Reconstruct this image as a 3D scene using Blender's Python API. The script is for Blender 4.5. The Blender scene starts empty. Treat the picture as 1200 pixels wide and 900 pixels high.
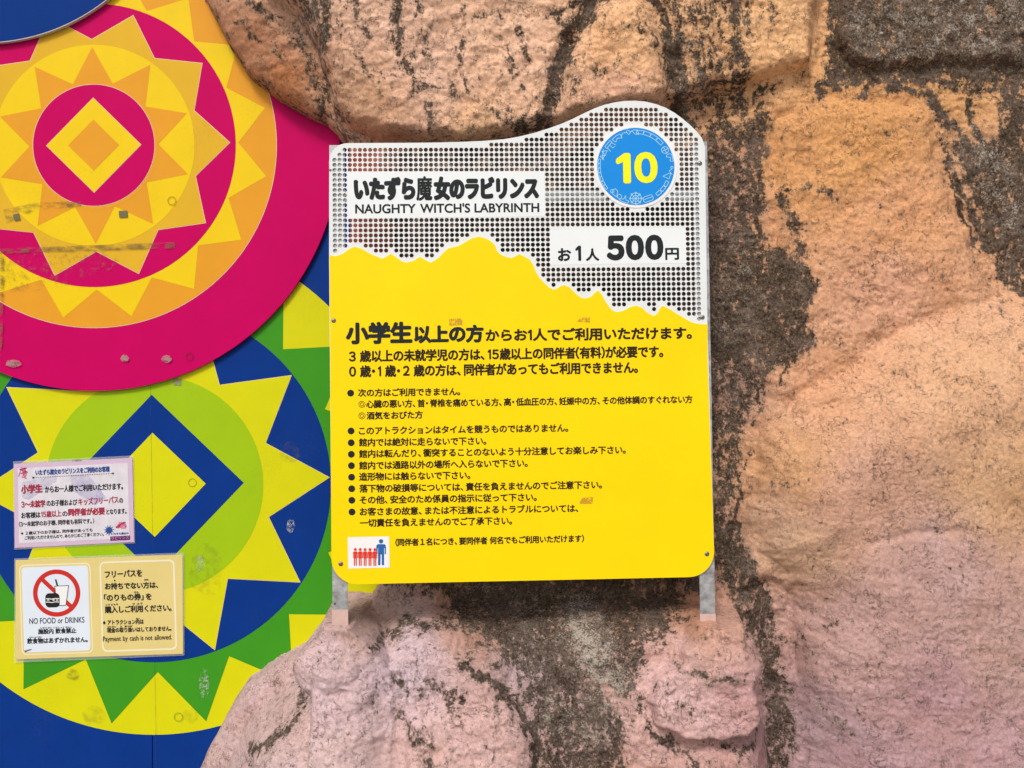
import bpy, math, random
import numpy as np
from mathutils import Vector, Matrix
from mathutils.geometry import tessellate_polygon

random.seed(7)
scene = bpy.context.scene
COL = scene.collection
R = math.radians

# ------------------------------------------------------------------ camera
D = 2.3                       # camera distance to the sign
S = 0.002                     # metres per photo pixel on the sign
F = D / S                     # focal length in photo pixels (1200 wide)
ZC = 1.45                     # camera height
cd = bpy.data.cameras.new('camera')
cd.sensor_width = 36.0
cd.lens = F / 1200.0 * 36.0
cd.clip_start = 0.05
cd.clip_end = 500.0
cam = bpy.data.objects.new('camera', cd)
COL.objects.link(cam)
cam.location = (0, -D, ZC)
cam.rotation_euler = (R(90), 0, 0)
scene.camera = cam

# ------------------------------------------------------------------ light: bright hazy sky, very soft sun
world = bpy.data.worlds.new('World')
scene.world = world
world.use_nodes = True
wn = world.node_tree
for n in list(wn.nodes):
    wn.nodes.remove(n)
sky = wn.nodes.new('ShaderNodeTexSky')
sky.sky_type = 'NISHITA'
sky.sun_disc = False
SUN_DIR = Vector((-0.25, -0.85, 0.90)).normalized()
sky.sun_elevation = math.asin(SUN_DIR.z)
sky.sun_rotation = math.atan2(SUN_DIR.x, SUN_DIR.y)
sky.air_density = 1.0
sky.dust_density = 4.0
sky.ozone_density = 1.0
bg = wn.nodes.new('ShaderNodeBackground')
bg.inputs['Strength'].default_value = 0.115
wo = wn.nodes.new('ShaderNodeOutputWorld')
wn.links.new(sky.outputs[0], bg.inputs['Color'])
wn.links.new(bg.outputs[0], wo.inputs['Surface'])
sl = bpy.data.lights.new('sun', 'SUN')
sl.energy = 1.6
sl.angle = R(12)
sl.color = (1.0, 0.97, 0.92)
sun = bpy.data.objects.new('sun', sl)
COL.objects.link(sun)
sun.location = (-2, -5, 8)
sun.rotation_euler = SUN_DIR.to_track_quat('Z', 'Y').to_euler()

vs = scene.view_settings
vs.view_transform = 'Standard'
vs.look = 'None'
vs.gamma = 1.0
vs.exposure = 0.16
vs.use_curve_mapping = False
scene.cycles.max_bounces = 6

# ------------------------------------------------------------------ helpers
def lin(r, g, b, k=1.0):
    o = []
    for c in (r, g, b):
        c /= 255.0
        o.append((c / 12.92 if c <= 0.04045 else ((c + 0.055) / 1.055) ** 2.4) * k)
    return (o[0], o[1], o[2], 1.0)

def nd(nt, kind, **kw):
    n = nt.nodes.new(kind)
    for k, v in kw.items():
        if k.startswith('i_'):
            n.inputs[k[2:].replace('_', ' ')].default_value = v
        else:
            setattr(n, k, v)
    return n

def mat(name, col, rough=0.4, var=0.06, scale=9.0, metallic=0.0, spec=0.15, bump=0.0, dirt=0.0, dirtcol=(0.06, 0.045, 0.03, 1)):
    m = bpy.data.materials.new(name)
    m.use_nodes = True
    nt = m.node_tree
    b = nt.nodes['Principled BSDF']
    b.inputs['Roughness'].default_value = rough
    b.inputs['Metallic'].default_value = metallic
    b.inputs['Specular IOR Level'].default_value = spec
    tc = nd(nt, 'ShaderNodeTexCoord')
    nz = nd(nt, 'ShaderNodeTexNoise', i_Scale=scale, i_Detail=6.0, i_Roughness=0.65)
    nt.links.new(tc.outputs['Object'], nz.inputs['Vector'])
    mr = nd(nt, 'ShaderNodeMapRange')
    mr.inputs['From Min'].default_value = 0.3
    mr.inputs['From Max'].default_value = 0.7
    mr.inputs['To Min'].default_value = 1 - var
    mr.inputs['To Max'].default_value = 1 + var * 0.5
    nt.links.new(nz.outputs['Fac'], mr.inputs['Value'])
    mx = nd(nt, 'ShaderNodeMix', data_type='RGBA', blend_type='MULTIPLY')
    mx.inputs['Factor'].default_value = 1.0
    mx.inputs[6].default_value = col
    nt.links.new(mr.outputs[0], mx.inputs[7])
    out = mx.outputs[2]
    if dirt > 0:
        n2 = nd(nt, 'ShaderNodeTexNoise', i_Scale=scale * 14, i_Detail=8.0, i_Roughness=0.7)
        nt.links.new(tc.outputs['Object'], n2.inputs['Vector'])
        n3 = nd(nt, 'ShaderNodeTexNoise', i_Scale=scale * 0.6, i_Detail=3.0)
        nt.links.new(tc.outputs['Object'], n3.inputs['Vector'])
        ml = nd(nt, 'ShaderNodeMath', operation='MULTIPLY')
        nt.links.new(n2.outputs['Fac'], ml.inputs[0])
        nt.links.new(n3.outputs['Fac'], ml.inputs[1])
        m2 = nd(nt, 'ShaderNodeMapRange')
        m2.inputs['From Min'].default_value = 0.30
        m2.inputs['From Max'].default_value = 0.48
        m2.inputs['To Min'].default_value = 0
        m2.inputs['To Max'].default_value = dirt
        nt.links.new(ml.outputs[0], m2.inputs['Value'])
        mx2 = nd(nt, 'ShaderNodeMix', data_type='RGBA')
        nt.links.new(m2.outputs[0], mx2.inputs['Factor'])
        nt.links.new(out, mx2.inputs[6])
        mx2.inputs[7].default_value = dirtcol
        out = mx2.outputs[2]
    nt.links.new(out, b.inputs['Base Color'])
    if bump > 0:
        bp = nd(nt, 'ShaderNodeBump', i_Strength=bump, i_Distance=0.002)
        nz2 = nd(nt, 'ShaderNodeTexNoise', i_Scale=scale * 3, i_Detail=3.0)
        nt.links.new(tc.outputs['Object'], nz2.inputs['Vector'])
        nt.links.new(nz2.outputs['Fac'], bp.inputs['Height'])
        nt.links.new(bp.outputs[0], b.inputs['Normal'])
    return m

def film(name, col, amount, scale, lo=0.45, hi=0.62, rough=0.5, stretch=(1, 1, 1)):
    """a thin dirty film: colour that covers only where a noise is high"""
    m = bpy.data.materials.new(name)
    m.use_nodes = True
    nt = m.node_tree
    b = nt.nodes['Principled BSDF']
    b.inputs['Base Color'].default_value = col
    b.inputs['Roughness'].default_value = rough
    tc = nd(nt, 'ShaderNodeTexCoord')
    mp = nd(nt, 'ShaderNodeMapping')
    mp.inputs['Scale'].default_value = stretch
    nt.links.new(tc.outputs['Object'], mp.inputs['Vector'])
    nz = nd(nt, 'ShaderNodeTexNoise', i_Scale=scale, i_Detail=8.0, i_Roughness=0.7)
    nt.links.new(mp.outputs[0], nz.inputs['Vector'])
    mr = nd(nt, 'ShaderNodeMapRange')
    mr.inputs['From Min'].default_value = lo
    mr.inputs['From Max'].default_value = hi
    mr.inputs['To Min'].default_value = 0
    mr.inputs['To Max'].default_value = amount
    nt.links.new(nz.outputs['Fac'], mr.inputs['Value'])
    nt.links.new(mr.outputs[0], b.inputs['Alpha'])
    return m

def link_mesh(name, verts, faces, mats, mat_idx=None, parent=None, smooth=False):
    me = bpy.data.meshes.new(name)
    me.from_pydata([tuple(v) for v in verts], [], faces)
    for m in (mats if isinstance(mats, (list, tuple)) else [mats]):
        me.materials.append(m)
    if mat_idx is not None:
        me.polygons.foreach_set('material_index', mat_idx)
    if smooth:
        me.polygons.foreach_set('use_smooth', [True] * len(me.polygons))
    me.update()
    o = bpy.data.objects.new(name, me)
    COL.objects.link(o)
    if parent:
        o.parent = parent
    return o

def tag(o, label=None, cat=None, group=None, kind=None):
    if label: o['label'] = label
    if cat: o['category'] = cat
    if group: o['group'] = group
    if kind: o['kind'] = kind
    return o

class Plane:
    """a flat thing's own frame: x along it, z up it, y pointing away from the viewer.
    px() drops a photo point on the plane, in the plane's own metres."""
    def __init__(self, px, py, Y, yaw=0.0, pitch=0.0, roll=0.0):
        k = (Y + D) / F
        self.o = Vector(((px - 600) * k, Y, ZC - (py - 450) * k))
        self.k = k
        self.M = Matrix.Rotation(R(yaw), 3, 'Z') @ Matrix.Rotation(R(pitch), 3, 'X') @ Matrix.Rotation(R(roll), 3, 'Y')
        self.Mi = self.M.transposed()
    def px(self, px, py):
        d = Vector(((px - 600) / F, 1.0, -(py - 450) / F))
        c = Vector((0, -D, ZC))
        n = self.M @ Vector((0, 1, 0))
        t = (self.o - c).dot(n) / d.dot(n)
        p = self.Mi @ (c + d * t - self.o)
        return (p.x, p.z)
    def root(self, name):
        e = bpy.data.objects.new(name, None)
        e.empty_display_size = 0.1
        COL.objects.link(e)
        e.matrix_world = Matrix.Translation(self.o) @ self.M.to_4x4()
        return e

class Flat:
    """collects flat shapes (each at its own tiny height above the surface) into one mesh"""
    def __init__(self):
        self.v, self.f, self.m, self.mats = [], [], [], []
    def mi(self, m):
        if m not in self.mats:
            self.mats.append(m)
        return self.mats.index(m)
    def poly(self, pts, y, m, holes=(), thick=0.0):
        i0 = len(self.v)
        loops = [[Vector((p[0], p[1], 0)) for p in pts]] + [[Vector((p[0], p[1], 0)) for p in h] for h in holes]
        tris = tessellate_polygon(loops)
        allp = [p for l in loops for p in l]
        mi = self.mi(m)
        self.v += [(p.x, y, p.y) for p in allp]
        for t in tris:
            a, b, c = (allp[i] for i in t)
            cr = (b.x - a.x) * (c.y - a.y) - (b.y - a.y) * (c.x - a.x)
            if abs(cr) < 1e-14:
                continue
            t = t if cr > 0 else (t[0], t[2], t[1])
            self.f.append([i0 + i for i in t]); self.m.append(mi)
            if thick:
                n = len(allp)
                self.f.append([i0 + n + t[0], i0 + n + t[2], i0 + n + t[1]]); self.m.append(mi)
        if thick:
            self.v += [(p.x, y + thick, p.y) for p in allp]
            n = len(allp); s = 0
            for l in loops:
                L = len(l)
                for i in range(L):
                    a, b = i0 + s + i, i0 + s + (i + 1) % L
                    self.f.append([a, b, b + n, a + n]); self.m.append(mi)
                s += L
    def stroke(self, pts, w, y, m, closed=False):
        """a pen line: a quad for each segment and a round cap at each point"""
        n = len(pts)
        segs = [(pts[i], pts[(i + 1) % n]) for i in range(n if closed else n - 1)]
        for k, (a, b) in enumerate(segs):
            dx, dz = b[0] - a[0], b[1] - a[1]
            L = math.hypot(dx, dz) or 1e-9
            nx, nz = -dz / L * w / 2, dx / L * w / 2
            self.poly([(a[0] - nx, a[1] - nz), (b[0] - nx, b[1] - nz), (b[0] + nx, b[1] + nz), (a[0] + nx, a[1] + nz)], y - 2e-6 * (k % 7), m)
    def build(self, name, parent):
        return link_mesh(name, self.v, self.f, self.mats, self.m, parent)

def circ(cx, cz, r, n=96, a0=0.0, a1=2 * math.pi):
    full = abs(a1 - a0 - 2 * math.pi) < 1e-6
    k = n if full else n + 1
    return [(cx + r * math.cos(a0 + (a1 - a0) * i / n), cz + r * math.sin(a0 + (a1 - a0) * i / n)) for i in range(k)]

def star(cx, cz, R1, R2, n, rot):
    return [(cx + (R1 if i % 2 == 0 else R2) * math.cos(R(rot) + math.pi * i / n),
             cz + (R1 if i % 2 == 0 else R2) * math.sin(R(rot) + math.pi * i / n)) for i in range(2 * n)]

def diamond(cx, cz, r, rot):
    return [(cx + r * math.cos(R(rot + 90 * i)), cz + r * math.sin(R(rot + 90 * i))) for i in range(4)]

def rrect(x0, z0, x1, z1, r, n=8):
    p = []
    for cx, cz, a in ((x1 - r, z1 - r, 0), (x0 + r, z1 - r, 90), (x0 + r, z0 + r, 180), (x1 - r, z0 + r, 270)):
        p += [(cx + r * math.cos(R(a + 90 * i / n)), cz + r * math.sin(R(a + 90 * i / n))) for i in range(n + 1)]
    return p

_GL = {}
def glyph(ch):
    """the outline of one character, taken from Blender's own built-in font"""
    if ch not in _GL:
        c = bpy.data.curves.new('lettering', 'FONT')
        c.body = ch
        c.resolution_u = 4
        o = bpy.data.objects.new('lettering', c)
        COL.objects.link(o)
        dg = bpy.context.evaluated_depsgraph_get()
        me = bpy.data.meshes.new_from_object(o.evaluated_get(dg))
        v = np.empty(len(me.vertices) * 3); me.vertices.foreach_get('co', v)
        f = [list(p.vertices) for p in me.polygons]
        bpy.data.objects.remove(o); bpy.data.curves.remove(c); bpy.data.meshes.remove(me)
        _GL[ch] = (v.reshape(-1, 3)[:, :2], f)
    return _GL[ch]

EM = None
def glyphs(body):
    """set a line: square characters on their own em, letters and digits packed by their ink"""
    global EM
    if EM is None:
        EM = np.ptp(glyph('一一')[0][:, 0]) - np.ptp(glyph('一')[0][:, 0])
    V, Fc, x, n = [], [], 0.0, 0
    z0, z1 = glyph('０')[0][:, 1].min(), glyph('０')[0][:, 1].max()
    runs = []
    for ch in body:                     # latin words stay together
        if ch.isascii() and (ch.isalpha() or ch in "'.") and runs and runs[-1][-1].isascii() and (runs[-1][-1].isalpha() or runs[-1][-1] in "'."):
            runs[-1] += ch
        else:
            runs.append(ch)
    for ch in runs:
        if ch == ' ':
            x += 0.30 * EM; continue
        latin = ch[0].isascii()
        if ch == '1':                   # a plain stroke with a flag, as on the sign
            H = z1 - z0; w = 0.105 * H
            v = np.array([(0.30 * H - w, z0), (0.30 * H, z0), (0.30 * H, z1), (0.30 * H - w * 0.9, z1), (0.02 * H, z1 - 0.19 * H), (0.02 * H, z1 - 0.29 * H), (0.30 * H - w, z1 - 0.15 * H)])
            f = [[0, 1, 2, 6], [2, 3, 6], [3, 4, 5, 6]]
        else:
            v, f = glyph(ch if len(ch) > 1 or ch.isalpha() or not latin else chr(ord(ch) + 0xFEE0))
        lo, hi = v[:, 0].min(), v[:, 0].max()
        if latin:
            sb = (0.085 if ch.isdigit() else 0.05) * EM
            off = x + sb - lo; adv = hi - lo + 2 * sb
        elif ch in '、。」）':
            off = x; adv = 0.62 * EM
        elif ch in '「（・':
            off = x - (0.25 if ch == '・' else 0.3) * EM; adv = (0.6 if ch == '・' else 0.62) * EM
        else:
            off = x; adv = EM * 0.97
        V.append(v + np.array([off, 0])); Fc += [[i + n for i in t] for t in f]; n += len(v); x += adv
    return np.concatenate(V), Fc

def text(pl, body, bl, br, h, m, parent, y=-0.001, bold=0.0, n=10, into=None):
    """set a line so that its ink runs from bl to br (photo points on the plane), h photo pixels tall"""
    a, b = Vector(pl.px(*bl)), Vector(pl.px(*br))
    v, f = glyphs(body)
    e = (b - a); L = e.length; e = e / L; u = Vector((-e.y, e.x))
    H = h * pl.k; r = bold * pl.k
    lo, hi = v.min(0), v.max(0)
    sx = (L - 2 * r) / max(hi[0] - lo[0], 1e-6); sz = (H - 2 * r) / max(hi[1] - lo[1], 1e-6)
    x = (v[:, 0] - lo[0]) * sx + r; z = (v[:, 1] - lo[1]) * sz + r
    offs = [(0, 0)] if bold <= 0 else [(0, 0)] + [(r * math.cos(2 * math.pi * i / n), r * math.sin(2 * math.pi * i / n)) for i in range(n)]
    V, Fc = [], []
    for i, (ox, oz) in enumerate(offs):
        base = len(V)
        X, Z = x + ox, z + oz
        V += [(a.x + e.x * p + u.x * q, y - i * 1.2e-5, a.y + e.y * p + u.y * q) for p, q in zip(X, Z)]
        Fc += [[base + k for k in t] for t in f]
    # make every face look at the viewer
    out = []
    for t in Fc:
        p0, p1, p2 = V[t[0]], V[t[1]], V[t[2]]
        cr = (p1[0] - p0[0]) * (p2[2] - p0[2]) - (p1[2] - p0[2]) * (p2[0] - p0[0])
        out.append(t if cr > 0 else t[::-1])
    return link_mesh('lettering', V, out, m, None, parent)

# ------------------------------------------------------------------ noise for the rock
def _hash(ix, iy, seed):
    h = (ix.astype(np.int64) * 374761393 + iy.astype(np.int64) * 668265263 + seed * 1442695041) & 0xffffffff
    h = ((h ^ (h >> 13)) * 1274126177) & 0xffffffff
    h = (h ^ (h >> 16)) & 0xffffffff
    return h / 4294967295.0

def perlin(x, y, seed=0):
    ix, iy = np.floor(x), np.floor(y)
    fx, fy = x - ix, y - iy
    ux, uy = fx * fx * fx * (fx * (fx * 6 - 15) + 10), fy * fy * fy * (fy * (fy * 6 - 15) + 10)
    def g(dx, dy):
        a = _hash(ix + dx, iy + dy, seed) * 2 * np.pi
        return np.cos(a) * (fx - dx) + np.sin(a) * (fy - dy)
    a, b, c, d = g(0, 0), g(1, 0), g(0, 1), g(1, 1)
    return (a + ux * (b - a)) * (1 - uy) + (c + ux * (d - c)) * uy

def fbm(x, y, octv=4, seed=0, rough=0.5, ridged=False):
    s = np.zeros_like(x); amp = 1.0; tot = 0
    for i in range(octv):
        n = perlin(x * 2 ** i + 13.7 * i, y * 2 ** i - 7.3 * i, seed + i * 17)
        if ridged:
            n = 0.6 - 2 * np.abs(n)
        s += amp * n; tot += amp; amp *= rough
    return s / tot

def seg_dist(u, v, a, b):
    ax, ay = a; bx, by = b
    dx, dy = bx - ax, by - ay
    t = np.clip(((u - ax) * dx + (v - ay) * dy) / (dx * dx + dy * dy + 1e-9), 0, 1)
    return np.hypot(u - ax - t * dx, v - ay - t * dy), t

def sdf(u, v, poly):
    """signed distance, positive inside"""
    d = np.full(u.shape, 1e9); ins = np.zeros(u.shape, bool)
    n = len(poly)
    for i in range(n):
        a, b = poly[i], poly[(i + 1) % n]
        d = np.minimum(d, seg_dist(u, v, a, b)[0])
        if a[1] != b[1]:
            c = (a[1] > v) != (b[1] > v)
            xi = (b[0] - a[0]) * (v - a[1]) / (b[1] - a[1]) + a[0]
            ins ^= c & (u < xi)
    return np.where(ins, d, -d)

def sstep(a, b, x):   # a may be larger than b: then it falls
    t = np.clip((x - a) / (b - a), 0, 1)
    return t * t * (3 - 2 * t)

# ------------------------------------------------------------------ ground
gm = mat('paving', (0.30, 0.27, 0.24, 1), 0.85, 0.3, 6.0, dirt=0.3, bump=0.3)
g = link_mesh('ground', [(-250, -250, 0), (250, -250, 0), (250, 250, 0), (-250, 250, 0)], [[0, 1, 2, 3]], gm)
tag(g, kind='structure')

# ------------------------------------------------------------------ rock face
YW = 0.26                       # the painted wall's face
YREF = 0.10
def axis(lo, hi, a, b, fine, coarse):
    L = list(np.arange(lo, a, coarse)) + list(np.arange(a, b, fine)) + list(np.arange(b, hi + coarse, coarse))
    return np.array(L)

ROCK_ALL = [(60, -900), (120, -260), (190, -90), (235, 2), (252, 36), (277, 72), (312, 100), (347, 120), (374, 132), (399, 160), (398, 185),
            (400, 260), (402, 400), (405, 540), (440, 640), (455, 664), (446, 684), (432, 702), (412, 728), (398, 741), (376, 754), (312, 789), (272, 818),
            (258, 840), (226, 900), (200, 960), (150, 1090), (120, 1220), (1900, 1220), (1900, -900)]
UPPER = [(250, -900), (262, -200), (280, -40), (300, -5), (333, 22), (352, 55), (366, 85), (371, 132), (402, 160), (440, 174), (560, 186),
         (700, 160), (800, 140), (842, 122), (905, 112), (966, 98), (985, -100), (985, -900)]
MIDSLAB = [(655, 190), (652, 130), (662, 80), (690, 22), (715, 6), (745, 8), (768, 40), (780, 90), (786, 190)]
PALESLAB = [(850, -60), (968, -60), (965, 60), (955, 92), (905, 104), (860, 108), (838, 60)]
TOPRIGHT = [(964, -900), (966, 60), (985, 92), (1040, 98), (1100, 92), (1900, 100), (1900, -900)]
RSLAB = [(890, 420), (908, 330), (900, 250), (898, 190), (906, 138), (928, 114), (1000, 106), (1082, 108), (1105, 130), (1112, 180), (1140, 260),
         (1185, 350), (1300, 420), (1300, 700), (860, 700), (880, 540)]
RBAND = [(1122, 100), (1900, 100), (1900, 500), (1250, 420), (1180, 310), (1135, 210)]
BULGE = [(866, 660), (876, 560), (898, 505), (935, 462), (985, 432), (1050, 392), (1120, 362), (1200, 338), (1400, 300), (1900, 300), (1900, 1220),
         (905, 1220), (938, 940), (932, 860), (925, 780), (930, 720), (905, 690)]
LOWER = [(120, 1220), (200, 960), (226, 900), (260, 838), (274, 816), (314, 787), (378, 751), (400, 738), (420, 715), (440, 696), (470, 684),
         (560, 676), (835, 672), (862, 720), (896, 790), (925, 850), (935, 930), (930, 1220)]
COLUMN = [(372, 756), (373, 738), (382, 710), (424, 710), (452, 738), (478, 770), (480, 800), (478, 900), (480, 1220), (366, 1220), (372, 900)]
RMORT = [(782, 742), (800, 708), (860, 708), (870, 742), (880, 790), (888, 822), (862, 846), (828, 852), (785, 850), (748, 838), (738, 800), (752, 762), (780, 748)]
BLOCK = [(486, 812), (520, 804), (600, 802), (622, 820), (626, 860), (622, 1220), (470, 1220)]
RFOOT = [(838, 850), (876, 842), (882, 900), (880, 1220), (835, 1220)]

def rock_fields(u, v):
    # uneven edges: the outlines wander a little
    w1, w2 = fbm(u / 90, v / 90, 3, 5), fbm(u / 90, v / 90, 3, 11)
    f1, f2 = fbm(u / 22, v / 22, 3, 21), fbm(u / 22, v / 22, 3, 25)
    U, V = u + 12 * w1 + 5 * f1, v + 12 * w2 + 5 * f2
    def lump(poly, w, warp=True, power=2.0):
        d = sdf(U if warp else u, V if warp else v, poly)
        t = np.clip(d / w, 0, 1)
        return (1 - (1 - t) ** power), d
    d0 = sdf(u + 3 * f1, v + 3 * f2, ROCK_ALL)
    t = np.clip(d0 / 75, -1, 1)
    edge = np.where(t > 0, np.sqrt(np.clip(1 - (1 - np.abs(t)) ** 2, 0, 1)), t * 2)
    h = (0.125 + 0.030 * sstep(835, 900, u)) * edge
    # receding side of the upper boulder, then its front lobe leaning out over the sign
    a, _ = lump(UPPER, 34)
    hu = (0.20 - 0.022 * sstep(800, 880, u) + 0.06 * np.clip((165 - v) / 300, -0.3, 1.8)) * a * np.clip(edge, 0, 1) ** 0.4
    h = np.maximum(h, hu)
    h -= 0.055 * np.clip(edge, 0, 1) * sstep(-2, 12, sdf(U, V, [(150, -300), (285, -300), (288, -5), (325, 24), (350, 58), (364, 90), (370, 126), (345, 150), (200, 60)]))
    # the hollow behind the sign
    h -= 0.06 * np.clip(edge, 0, 1) * sstep(0, 50, sdf(U, V, [(400, 180), (840, 165), (850, 640), (640, 690), (440, 660)]))
    a, _ = lump(MIDSLAB, 26); h += 0.030 * a
    a, _ = lump(PALESLAB, 20); h += 0.020 * a
    a, _ = lump(TOPRIGHT, 30); h = np.maximum(h, (0.182 + 0.02 * np.clip((95 - v) / 200, 0, 2)) * a)
    a, _ = lump(RSLAB, 34); h = np.maximum(h, 0.125 + 0.058 * a)
    a, _ = lump(RBAND, 30); h = np.maximum(h, 0.125 + 0.042 * a)
    a, _ = lump(BULGE, 115); h = np.maximum(h, 0.130 + 0.135 * a)
    a, _ = lump(BULGE, 42, power=2.4); h += 0.034 * a * sstep(640, 520, v)
    # lower boulder
    a, d = lump(LOWER, 80, power=1.8)
    top = 0.14 + 0.14 * sstep(668, 745, v) + 0.07 * np.clip((v - 745) / 160, 0, 2.5)
    side = sstep(225, 395, u + 0.12 * (v - 800))
    hl = top * a * (0.55 + 0.45 * side)
    h = np.where(hl > 0, np.maximum(h, hl) , h)
    a, _ = lump(BLOCK, 16); h += 0.034 * a
    a, _ = lump(RFOOT, 14); h += 0.02 * a
    # dents
    for (pts, wd, dep) in (([(600, 720), (660, 800), (690, 900)], 48, 0.05), ([(905, 740), (915, 820), (905, 900)], 24, 0.035),
                           ([(880, 620), (905, 680), (915, 730)], 18, 0.02), ([(930, 470), (985, 432), (1060, 385), (1120, 360)], 14, 0.012),
                           ([(935, 690), (930, 730), (938, 790)], 8, 0.014), ([(645, 150), (655, 80), (690, 15)], 10, 0.02),
                           ([(772, 30), (790, 90), (796, 150)], 12, 0.018), ([(890, 545), (872, 610), (866, 660)], 7, 0.014),
                           ([(940, 470), (1000, 455), (1080, 400)], 9, -0.008), ([(1000, 630), (1060, 618), (1110, 612)], 5, 0.004),
                           ([(780, 850), (810, 846), (850, 838)], 10, 0.02), ([(880, 505), (960, 478), (1010, 470)], 6, 0.004)):
        dd = np.full(u.shape, 1e9)
        for p, q in zip(pts[:-1], pts[1:]):
            dd = np.minimum(dd, seg_dist(U, V, p, q)[0])
        h -= dep * np.exp(-(dd / wd) ** 2)
    # roughness of the moulded mortar, from hand-sized swells down to grains
    h = np.where(d0 > 0, h * np.clip(edge, 0, 1) ** 0.45, 0.25 * edge)
    # mortar heaped round the feet of the two posts
    bb = 0.010 * fbm(u / 24, v / 20, 3, 91, 0.6)
    a, dc = lump(COLUMN, 12, power=2.2); h = np.maximum(h, np.where(dc > 0, (0.318 + 0.085 * np.clip((v - 735) / 160, 0, 2) + bb) * a ** 0.6 * (1 - 0.13 * sstep(422, 474, U)), -1))
    a, _ = lump(RMORT, 20, power=2.2); h = np.maximum(h, (0.332 + 0.025 * np.clip((v - 735) / 110, 0, 1) + bb) * a ** 0.7)
    for (cx, cy, rx, ry) in ((399, 768, 40, 36), (829, 764, 44, 38)):
        r2 = ((U - 0.4 * 12 * w1 - cx) / rx) ** 2 + ((V - cy) / ry) ** 2
        dome = np.sqrt(np.clip(1 - r2, 0, 1))
        h = np.where(r2 < 1, np.maximum(h, 0.296 + 0.062 * dome + bb), h)
    d0 = np.maximum(d0, dc)
    edge = np.maximum(edge, np.clip(dc / 20, -1, 1))
    cl = np.clip(edge, 0, 1)
    rough = 1.0 - 0.45 * np.clip(sdf(U, V, BULGE) / 60, 0, 1) - 0.25 * np.clip(sdf(U, V, RSLAB) / 30, 0, 1)
    foot = np.exp(-(np.hypot(u - 400, v - 738) / 26) ** 2) + np.exp(-(np.hypot(u - 829, v - 738) / 28) ** 2)
    rough = rough * (1 - 0.9 * foot)
    h += cl * 0.026 * fbm(u / 150, v / 130, 3, 31)
    h += cl * rough * 0.011 * fbm(u / 46, v / 38, 3, 41, 0.55, True)
    h += cl * 0.0052 * rough * fbm(u / 15, v / 12, 3, 51, 0.6)
    h += cl * 0.0028 * fbm(u / 5.2, v / 4.6, 2, 61, 0.6)
    # chipped creases
    h += cl * rough * 0.019 * np.abs(fbm(u / 40 + w1, v / 27 + w2, 4, 81, 0.55))
    h += cl * rough * 0.0065 * np.abs(fbm(u / 13, v / 9, 3, 86, 0.6))
    # fine cracks
    ck = np.abs(fbm(u / 34 + f1, v / 26 + f2, 3, 71, 0.6))
    h -= cl * 0.0035 * (1 - sstep(0.0, 0.035, ck)) * sstep(0.0, 0.15, fbm(u / 80, v / 80, 2, 77))
    return h, d0

def ink(u, v, items, wob=1.0):
    """a field of stains: areas and streaks with wandering edges"""
    w1, w2 = fbm(u / 26, v / 26, 4, 105, 0.6), fbm(u / 26, v / 26, 4, 111, 0.6)
    U, V = u + wob * 16 * w1, v + wob * 20 * w2
    s = np.zeros_like(u)
    for it in items:
        if it[0] == 'a':
            _, poly, soft, k = it
            s = np.maximum(s, k * sstep(-soft, soft, sdf(U, V, poly)))
        else:
            _, pts, wd, k = it
            dd = np.full(u.shape, 1e9)
            for p, q in zip(pts[:-1], pts[1:]):
                dd = np.minimum(dd, seg_dist(U, V, p, q)[0])
            s = np.maximum(s, k * (0.62 * (1 - sstep(wd * 0.15, wd * 1.1, dd)) + 0.38 * (1 - sstep(wd * 0.4, wd * 2.4, dd))))
    return s

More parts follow.
